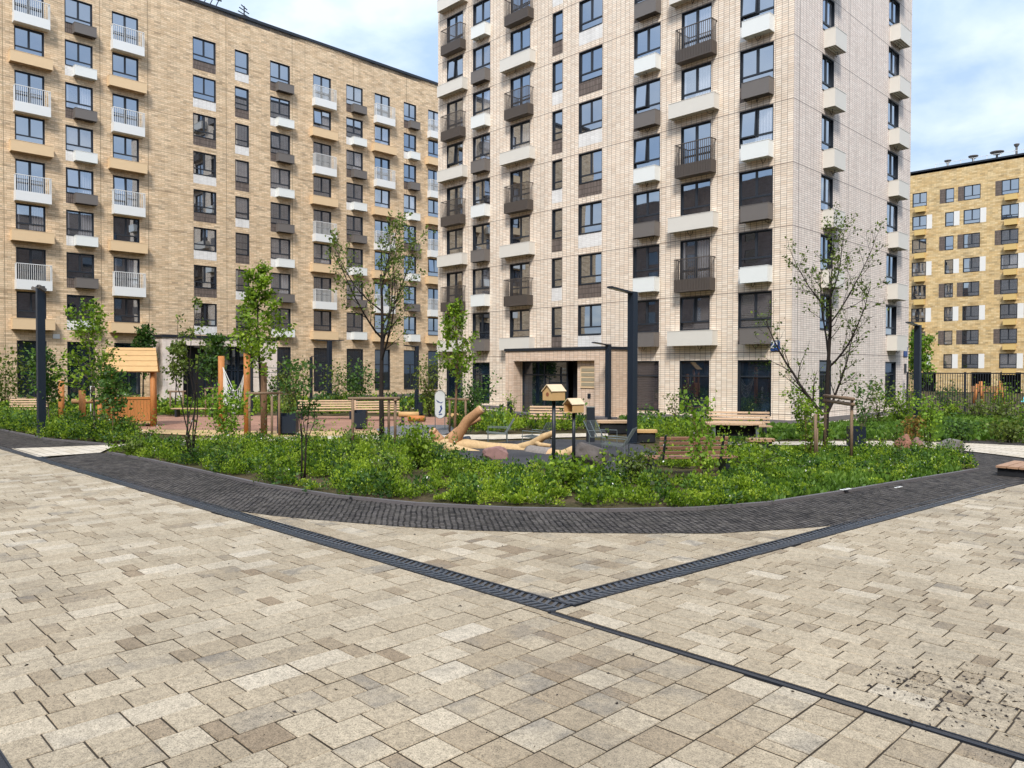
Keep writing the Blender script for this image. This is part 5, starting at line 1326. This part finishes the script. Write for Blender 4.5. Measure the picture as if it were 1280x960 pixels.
# ---------------------------------------------------------------- fallen tree, boulders
def log_path(mb, pts, rads, n=12, mi=0, endmi=1):
    P_ = [Vector(p) for p in pts]; k0 = len(mb.f)
    out, ro = [], []
    for i in range(len(P_) - 1):
        for j in range(4):
            f = j / 4; out.append(P_[i].lerp(P_[i + 1], f) + Vector((mnoise.noise(P_[i] * 2 + Vector((j, 0, 0))), mnoise.noise(P_[i] * 2 + Vector((0, j, 5))), 0)) * .03); ro.append(rads[i] * (1 - f) + rads[i + 1] * f)
    out.append(P_[-1]); ro.append(rads[-1])
    mb.tube(out, ro, n, mi); mb.m[-1] = endmi; mb.m[-2] = endmi
def fallen_tree():
    D = 24.0; o0 = AT(600, 572, D); root = thing('fallen_tree', 'bleached fallen tree trunk with raised cut branches lying in the round bed', 'log', (o0.x, o0.y, 0))
    off = Vector((o0.x, o0.y, 0)); Q = lambda px, py, d: AT(px, py, d) - off
    def part(name, pts, rads, mk='bleached'):
        mb = MB(); log_path(mb, pts, rads); mb.build(name, [M[mk], M['log_end']], root, True)
    part('trunk', [Q(533, 556, 25.2), Q(560, 557, 24.9), Q(585, 557, 24.7), Q(612, 560, 24.6), Q(640, 562, 24.4), Q(668, 566, 24.0)], [.20, .23, .21, .18, .19, .21])
    part('lower_limb', [Q(556, 559, 24.6), Q(580, 565, 24.0), Q(608, 571, 23.6), Q(640, 578, 23.2)], [.19, .17, .13, .10])
    part('raised_branch', [Q(566, 556, 24.8), Q(574, 542, 24.7), Q(584, 526, 24.6), Q(602, 511, 24.4)], [.20, .17, .16, .135], 'log_brown')
    part('raised_branch', [Q(560, 551, 25.0), Q(575, 537, 25.2), Q(586, 529, 25.3), Q(600, 523, 25.5)], [.17, .14, .11, .085], 'log_brown')
    part('side_branch', [Q(646, 562, 24.4), Q(664, 556, 24.0), Q(680, 546, 23.7), Q(693, 541, 23.5)], [.17, .14, .11, .09])
    part('branch_stub', [Q(552, 552, 25.0), Q(543, 541, 25.1), Q(540, 538, 25.0)], [.16, .14, .13], 'log_brown')
    part('bark_section', [Q(662, 567, 23.8), Q(676, 570, 23.4), Q(690, 571, 23.0)], [.27, .29, .27], 'log_bark')
    part('trunk_end', [Q(688, 571, 23.1), Q(704, 570, 22.8), Q(719, 562, 22.6)], [.22, .18, .14])
    part('thin_limb', [Q(606, 570, 23.6), Q(622, 568, 23.2), Q(640, 570, 22.9)], [.10, .08, .06])
    part('thin_limb', [Q(538, 557, 25.1), Q(522, 560, 24.8), Q(508, 562, 24.6)], [.13, .1, .07])
    part('thin_limb', [Q(668, 553, 23.9), Q(676, 556, 23.5), Q(688, 557, 23.3)], [.08, .07, .05])
    part('thin_limb', [Q(690, 576, 22.7), Q(712, 577, 22.4), Q(732, 576, 22.2)], [.13, .12, .09])
fallen_tree()
def boulder(label, px, py, w, d, h, mk, seed, rz=FACE):
    x, y = G(px, py); bm = bmesh.new(); bmesh.ops.create_icosphere(bm, subdivisions=4, radius=1.0)
    prng = random.Random(int(seed)); planes = [(Vector((prng.gauss(0, 1), prng.gauss(0, 1), prng.gauss(0, .8))).normalized(), prng.uniform(.62, .85)) for _ in range(9)]
    for v in bm.verts:
        c = v.co.copy(); n = mnoise.noise(c * 1.1 + Vector((seed, 0, 0))) * .30 + mnoise.noise(c * 2.7 + Vector((0, seed, 0))) * .13 + mnoise.noise(c * 7 + Vector((0, 0, seed))) * .035
        c = c * (1 + n * .7)
        for pn_, pd in planes:
            q = c.dot(pn_) - pd
            if q > 0: c = c - pn_ * q * .9
        v.co = Vector((c.x * w / 2, c.y * d / 2, max(c.z, -.35) * h * .72 + h * .25))
    me = bpy.data.meshes.new('boulder'); bm.to_mesh(me); bm.free(); me.materials.append(M[mk])
    me.polygons.foreach_set('use_smooth', [False] * len(me.polygons))
    o = link('boulder', me); o.location = (x, y, 0); o.rotation_euler = (0, 0, rz)
    return tag(o, label, 'boulder')
boulder('pink granite boulder lying in front of the fallen trunk', 620, 573, .78, .55, .38, 'rock_pink', 3)
boulder('large dark grey boulder at the right end of the fallen trunk', 738, 580, 1.05, .8, .66, 'rock_dark', 8)
boulder('bluish grey boulder behind the raised log branches', 583, 556, .52, .5, .36, 'rock_blue', 5)
boulder('reddish boulder beneath the rusty yellow shrub', 1130, 566, .55, .5, .58, 'rock_red', 7)
boulder('pale pinkish boulder between the reddish and the long grey one', 1147, 559, .38, .35, .33, 'rock_pink', 12)
boulder('long grey boulder at the right end of the planting bed', 1184, 566, 1.0, .6, .48, 'rock_grey', 9)

# ---------------------------------------------------------------- tree stakes
def stakes(label, posts, hs, bars, depthless=None):
    base = G(*posts[0]); o = thing('tree_stake', label, 'tree stake', (base[0], base[1], 0), 0, 'timber stake frames holding the young trees')
    P_ = [Vector((*G(*p), 0)) - Vector((*base, 0)) for p in posts]
    for p, h in zip(P_, hs):
        m = MB(); m.tube([p, p + Vector((0, 0, h))], .045, 8); m.build('post', M['stake'], o, True)
    for a, b, z in bars:
        d = (P_[b] - P_[a]).normalized() * .15; m = MB(); up = Vector((0, 0, z)); m.tube([P_[a] - d + up, P_[b] + d + up], .05, 8); m.build('crossbar', M['stake'], o, True)
stakes('three-post stake frame with a thick crossbar round the dark forked trunk', [(441, 562), (494, 561), (486, 555)], [1.62, 1.6, 1.6], [(0, 1, 1.60), (1, 2, 1.55)])
stakes('stake frame with a pale crossbar tied to the full green narrow tree', [(312, 547), (349, 544), (340, 549)], [1.7, 1.7, 1.55], [(0, 1, 1.62)])
stakes('two-post stake frame with double bars by the sparse tree at the tower end', [(1064, 577), (1031, 564)], [1.75, 1.75], [(0, 1, 1.73), (0, 1, 1.58)])
stakes('short stake frame at the small tree by the left edge of the tower', [(582, 541), (562, 540)], [1.35, 1.35], [(0, 1, 1.33)])
stakes('pale stake frame at the small dense maple', [(257, 521), (266, 520), (272, 517)], [1.5, 1.5, 1.5], [(0, 2, 1.48)])
stakes('thin stake frame at the narrow columnar young tree', [(213, 519), (229, 519)], [1.35, 1.35], [(0, 1, 1.3)])
stakes('single pale stake among the leaves left of the right stake frame', [(1019, 576), (1020.5, 575.5)], [1.3, .9], [])

# ================================================================ playground
def playhouse():
    x, y = G(165, 532); o = thing('playhouse', 'orange timber playhouse with a pale sloping plank roof', 'playhouse', (x, y, 0), FACE + .40)
    W, D_ = 1.75, 1.5
    for sx in (-1, 1):
        for sy in (-1, 1):
            p = MB(); p.tube([(sx * W / 2, sy * D_ / 2, 0), (sx * W / 2, sy * D_ / 2, 2.45)], .11, 10); p.build('post', M['timber'], o, True)
    wl = MB(); n = 12
    for k in range(n): wl.box(-W / 2 + .1 + (W - .2) * k / n, -W / 2 + .1 + (W - .2) * (k + .92) / n, -D_ / 2 - .02, -D_ / 2 + .02, .25, 1.2)
    wl.box(-W / 2 + .08, W / 2 - .08, -D_ / 2 - .05, -D_ / 2 + .06, 1.205, 1.3); wl.build('wall', M['timber'], o)
    w2 = MB()
    for k in range(10): w2.box(W / 2 - .02, W / 2 + .02, -D_ / 2 + .1 + (D_ - .2) * k / 10, -D_ / 2 + .1 + (D_ - .2) * (k + .92) / 10, .25, 1.2)
    w2.build('wall', M['timber'], o)
    fl = MB(); fl.box(-W / 2, W / 2, -D_ / 2, D_ / 2, .14, .24); fl.build('floor', M['timber_pale'], o)
    for s in (-1, 1):
        r = MB(); half = D_ / 2 + .28; rise = 1.05; L = math.hypot(half, rise); an = math.atan2(rise, half)
        Mx = TR(0, s * half, 2.38) @ RX(-s * an if s > 0 else an)
        m = 9
        for k in range(m):
            y0 = L * k / m; y1 = L * (k + .96) / m; in_ = .12 * (k / m)
            q = (-W / 2 - .22 + in_, W / 2 + .22 - in_); z0 = .03 + .022
            if s < 0: r.box(q[0], q[1], y0, y1, 0, .045 if k % 2 else .06, 0, Mx)
            else: r.box(q[0], q[1], -y1, -y0, 0, .045 if k % 2 else .06, 0, Mx)
        r.build('roof', M['timber_pale'], o)
playhouse()
def timber_post(label, px, py, H, r, mk='timber'):
    x, y = G(px, py); o = thing('timber_post', label, 'post', (x, y, 0), 0, 'round timber posts of the playground')
    m = MB(); m.tube([(0, 0, 0), (0, 0, H - .03)], r, 14); m.tube([(0, 0, H - .03), (0, 0, H)], [r, r * .8], 14, 0); m.build('shaft', M[mk], o, True)
timber_post('round orange timber post right of the left street lamp', 77, 533, 2.0, .12)
timber_post('pointed orange timber post left of the playhouse', 103, 538, 1.65, .125)
def beam_frame():
    x, y = G(108, 535); o = thing('balance_beam', 'horizontal orange log on short posts left of the playhouse', 'balance beam', (x, y, 0), FACE)
    for s in (-.35, .42):
        p = MB(); p.tube([(s, .3, 0), (s, .3, 1.05)], .1, 10); p.build('post', M['timber'], o, True)
    b = MB(); b.tube([(-.75, .3, 1.12), (.62, .3, 1.15)], .11, 10); b.build('beam', M['log_brown'], o, True)
    r = MB(); r.tube([(-.3, .9, 0), (-.3, .9, 1.75), (.9, .9, 1.75), (.9, .9, 0)], .028, 8); r.build('handrail', M['white_metal'], o)
beam_frame()
def climber():
    a, b = Vector((*G(277, 539), 0)), Vector((*G(309, 542), 0)); o = thing('rope_climber', 'two tall orange timber poles with a white rope net hung between them', 'climbing frame', (a.x, a.y, 0)); b = b - a
    for p, h in ((Vector((0, 0, 0)), 3.05), (b, 3.15)):
        m = MB(); m.tube([p, p + Vector((0, 0, h))], .125, 14); m.build('pole', M['timber'], o, True)
    n = MB(); A, B = Vector((0, 0, 2.6)) + b.normalized() * .12, b + Vector((0, 0, 2.5)) - b.normalized() * .12
    def sag(f, s): q = A.lerp(B, f); q.z -= s * (1 - (2 * f - 1) ** 2) + 0.0; return q
    for s in (.9, 1.2, 1.5, 1.8):
        n.tube([sag(k / 12, s) for k in range(13)], .016, 5)
    for k in range(1, 12): n.tube([sag(k / 12, .9), sag(k / 12, 1.8)], .012, 5)
    n.tube([A, sag(.5, .9)], .014, 5); n.build('rope_net', M['rope'], o)
    c = MB(); q0 = sag(.12, 1.5); c.quad([A + Vector((0, 0, -.2)), A + Vector((0, 0, -1.5)), A + b.normalized() * .35 + Vector((0, 0, -1.6)), A + b.normalized() * .12 + Vector((0, 0, -.6))]); c.build('canvas', M['white_metal'], o)
climber()
def net_frame():
    a, b = Vector((*G(315, 520), 0)), Vector((*G(348, 518), 0)); o = thing('net_frame', 'two dark posts with thin wires between them behind the timber poles', 'net frame', (a.x, a.y, 0)); b = b - a
    for p in (Vector((0, 0, 0)), b):
        m = MB(); m.tube([p, p + Vector((0, 0, 2.75))], .075, 8); m.build('post', M['dark_metal'], o)
    w = MB()
    for z in (2.6, 2.35, 2.1): w.tube([Vector((0, 0, z)), b + Vector((0, 0, z))], .018, 5)
    w.build('wire', M['steel'], o)
net_frame()
def slim_post():
    x, y = G(389, 512); o = thing('metal_post', 'slim dark post with a short tip standing before the tan block window', 'post', (x, y, 0))
    m = MB(); m.box(-.07, .07, -.07, .07, 0, 3.3); m.build('shaft', M['dark_metal'], o); c = MB(); c.bar((0, 0, 3.33), (.3, .3, 3.4), .05, .05); c.build('tip', M['dark_metal'], o)
slim_post()
def spring_toy():
    x, y = G(521, 537); o = thing('spring_toy', 'orange log rocker on a coiled metal spring', 'spring toy', (x, y, 0), FACE - .2)
    l = MB(); l.tube([(-.36, 0, .46), (.36, 0, .46)], .13, 14, 0); l.m[-1] = 1; l.m[-2] = 1; l.build('log', [M['orange'], M['log_brown']], o, True)
    s = MB(); s.tube([(.12 * math.cos(a), .12 * math.sin(a), .02 + .31 * a / (10 * math.pi)) for a in np.linspace(0, 10 * math.pi, 60)], .016, 5); s.build('spring', M['steel'], o, True)
    b = MB(); b.lathe([(.2, 0), (.2, .02)], 16); b.build('base_plate', M['dark_metal'], o)
spring_toy()
def flat_log(label, px, py, L, r, mk='timber_pale'):
    x, y = G(px, py); o = thing('log_seat', label, 'log', (x, y, 0), FACE, 'pale logs lying as seats')
    m = MB(); m.tube([(-L / 2, 0, r + .25), (L / 2, 0, r + .25)], r, 12, 0); m.m[-1] = 1; m.m[-2] = 1; m.build('log', [M[mk], M['log_end']], o, True)
    for s in (-.3, .3):
        b = MB(); b.box(s * L - .06, s * L + .06, -r * .7, r * .7, 0, .28); b.build('support', M['dark_metal'], o)
flat_log('pale log seat left of the spring toy', 511, 528, .95, .13)
flat_log('pale log seat behind the small staked tree', 573, 531, 1.0, .14)
def info_board():
    x, y = G(550, 538); o = thing('info_board', 'oval white information board with a dark blue drawing on two thin legs', 'sign', (x, y, 0), FACE)
    w, h, z0 = .42, 1.12, .52; n = 28
    poly = []
    for k in range(n):
        a = 2 * math.pi * k / n; cy = .35 if math.sin(a) > 0 else -.35
        poly.append((w / 2 * math.cos(a), z0 + h / 2 + cy + w / 2 * math.sin(a)))
    b = MB(); b.prism(poly, 0, .03, 0, TR(0, .015, 0) @ RX(math.pi / 2)); b.build('board', M['white_metal'], o)
    r = MB(); q = [(p[0] * 1.04, -.02, (p[1] - z0 - h / 2) * 1.03 + z0 + h / 2) for p in poly]; r.tube(q + [q[0]], .012, 5); r.build('rim', M['steel'], o)
    d = MB(); d.prism([(-.17, 1.28), (.02, 1.16), (.15, 1.2), (.05, 1.12), (-.1, 1.17)], 0, .004, 0, TR(0, -.017, 0) @ RX(math.pi / 2)); d.prism([(.0, .72), (.1, .9), (.06, 1.06), (.0, 1.0), (.03, .88), (-.06, .74)], 0, .004, 0, TR(0, -.017, 0) @ RX(math.pi / 2))
    d.prism([(-.05, .64), (.1, .66), (.08, .7), (-.05, .69)], 0, .004, 0, TR(0, -.017, 0) @ RX(math.pi / 2)); d.build('drawing', M['sign_blue'], o)
    for s in (-1, 1):
        l = MB(); l.tube([(s * .2, 0, 0), (s * .2, 0, 1.2)], .016, 6); l.build('leg', M['steel'], o)
info_board()

# ---------------------------------------------------------------- low wooden deck
def deck():
    o = thing('wooden_deck', 'low weathered wooden platform at the right end of the sett path', 'wooden platform', (-4.95, 21.1, 0), -0.03)
    p = MB(); n = 16
    for k in range(n): p.box(k * .24, k * .24 + .215, 0, 1.55, .20, .25)
    p.build('planks', M['slat'], o)
    f = MB(); f.box(.02, 3.8, .06, .16, 0.008, .198); f.box(.02, 3.8, 1.4, 1.5, 0.008, .198); f.box(.02, .12, .17, 1.39, 0.008, .198); f.build('base_frame', M['interior'], o)
    b = MB(); b.box(.5, 3.84, 1.2, 1.5, .252, .36); b.build('raised_beam', M['slat_red'], o)
deck()

# ---------------------------------------------------------------- fence and what stands beyond it
def fence():
    o = thing('metal_fence', 'black metal bar fence between the tower and the yellow block', 'fence', (-15.8, 48.0, 0), 0.0)
    L = 24.0; H = 2.42
    r = MB(); r.box(0, L, -.03, .03, H - .06, H); r.box(0, L, -.03, .03, .12, .18); r.build('rails', M['dark_metal'], o)
    b = MB(); n = int(L / .125)
    for k in range(1, n): b.box(k * .125 - .014, k * .125 + .014, -.014, .014, .182, H - .062)
    b.build('bars', M['dark_metal'], o)
    for k in range(9):
        p = MB(); p.box(k * 3 - .05, k * 3 + .05, -.05, .05, 0, H + .04); p.build('post', M['dark_metal'], o)
fence()
def play_tower():
    x, y = G(1222, 512); o = thing('play_frame', 'orange timber play posts leaning together beyond the fence', 'play frame', (-17.5, 68, 0))
    for k, (dx, dz, lx) in enumerate(((0, 1.5, .2), (.6, 1.7, -.2), (1.2, 1.3, .5), (2.0, 1.75, -.3))):
        p = MB(); p.tube([(dx, 0, 0), (dx + lx, .2, dz)], .13, 8); p.build('post', M['timber'], o, True)
    b = MB(); b.box(-.2, 2.1, .1, .3, .9, 1.35); b.build('panel', M['log_brown'], o)
play_tower()
def slide():
    o = thing('slide', 'teal and white play panel beyond the fence', 'slide', (-14.2, 70, 0))
    s = MB(); s.quad([(0, 0, 1.3), (1.3, 0, 1.3), (1.5, -1.8, .2), (-.2, -1.8, .2)]); s.box(-.1, 1.4, .01, .12, .2, 1.7); s.build('chute', M['teal'], o)
    l = MB(); l.box(-.35, -.12, 0, .2, 0, 1.8); l.build('post', M['timber_pale'], o)
slide()
for k, (x, y) in enumerate(((-20.5, 60), (-17.2, 60), (-13.2, 57), (-9.4, 61), (-6.5, 58))):
    stems_plant(('pale bush beyond the fence by the tower corner', 'dark green bush beyond the fence left of the timber play posts', 'slender bush beyond the fence in front of the teal panel', 'green bush beyond the fence right of the teal panel', 'bush beyond the fence at the edge of the view')[k], 0, 0, 1.5 - .3 * (k % 2), 1.6, 9, 420, .15, M[('leaf_olive', 'leaf_dark', 'leaf', 'leaf_dark', 'leaf_olive')[k]], 500 + k, top=.1, spread=.2, xy=(x, y))

# ---------------------------------------------------------------- litter
def scrap(label, px, py, s):
    x, y = G(px, py); m = MB()
    for k in range(3): m.box(-s / 2 + k * s / 3, -s / 2 + (k + 1) * s / 3, -s * .18, s * .18, .012 + .012 * k, .02 + .012 * k, 0, RZ(.5 + .25 * k))
    o = m.build('paper_scrap', M['white_metal']); o.location = (x, y, .06 if py > 614 and px < 1070 else 0.006); tag(o, label, 'litter')
scrap('crumpled white scrap lying on the bed kerb', 1057, 617, .22)
scrap('small white scrap on the dark setts', 1123, 611, .16)
def leaf_litter():
    n = 520; c0 = np.array(G(1215, 872)); c1 = np.array(G(1130, 850))
    C = np.concatenate([c0 + NPR.normal(size=(230, 2)) * np.array([.22, .42]), c1 + NPR.normal(size=(90, 2)) * np.array([.14, .3]), scatter([(-6, 1.5), (2, 1.5), (2, 12), (-5, 12), (-12, 5.5), (-12, 1)], 200)])
    P_ = np.concatenate([C, np.full((n, 1), .004)], 1); D_ = NPR.normal(size=(n, 3)) * np.array([1, 1, .12])
    me = leaf_mesh('leaf_litter', P_, D_, .012 + .04 * NPR.random(n) ** 2, NPR.random(n), [M['litter']], .3)
    tag(link('leaf_litter', me), 'dark bits of fallen leaves scattered on the paving', 'leaf litter', None, 'stuff')
M['litter'] = plain('dry_leaf', (0.035, 0.028, 0.025), .9, .3)
leaf_litter()
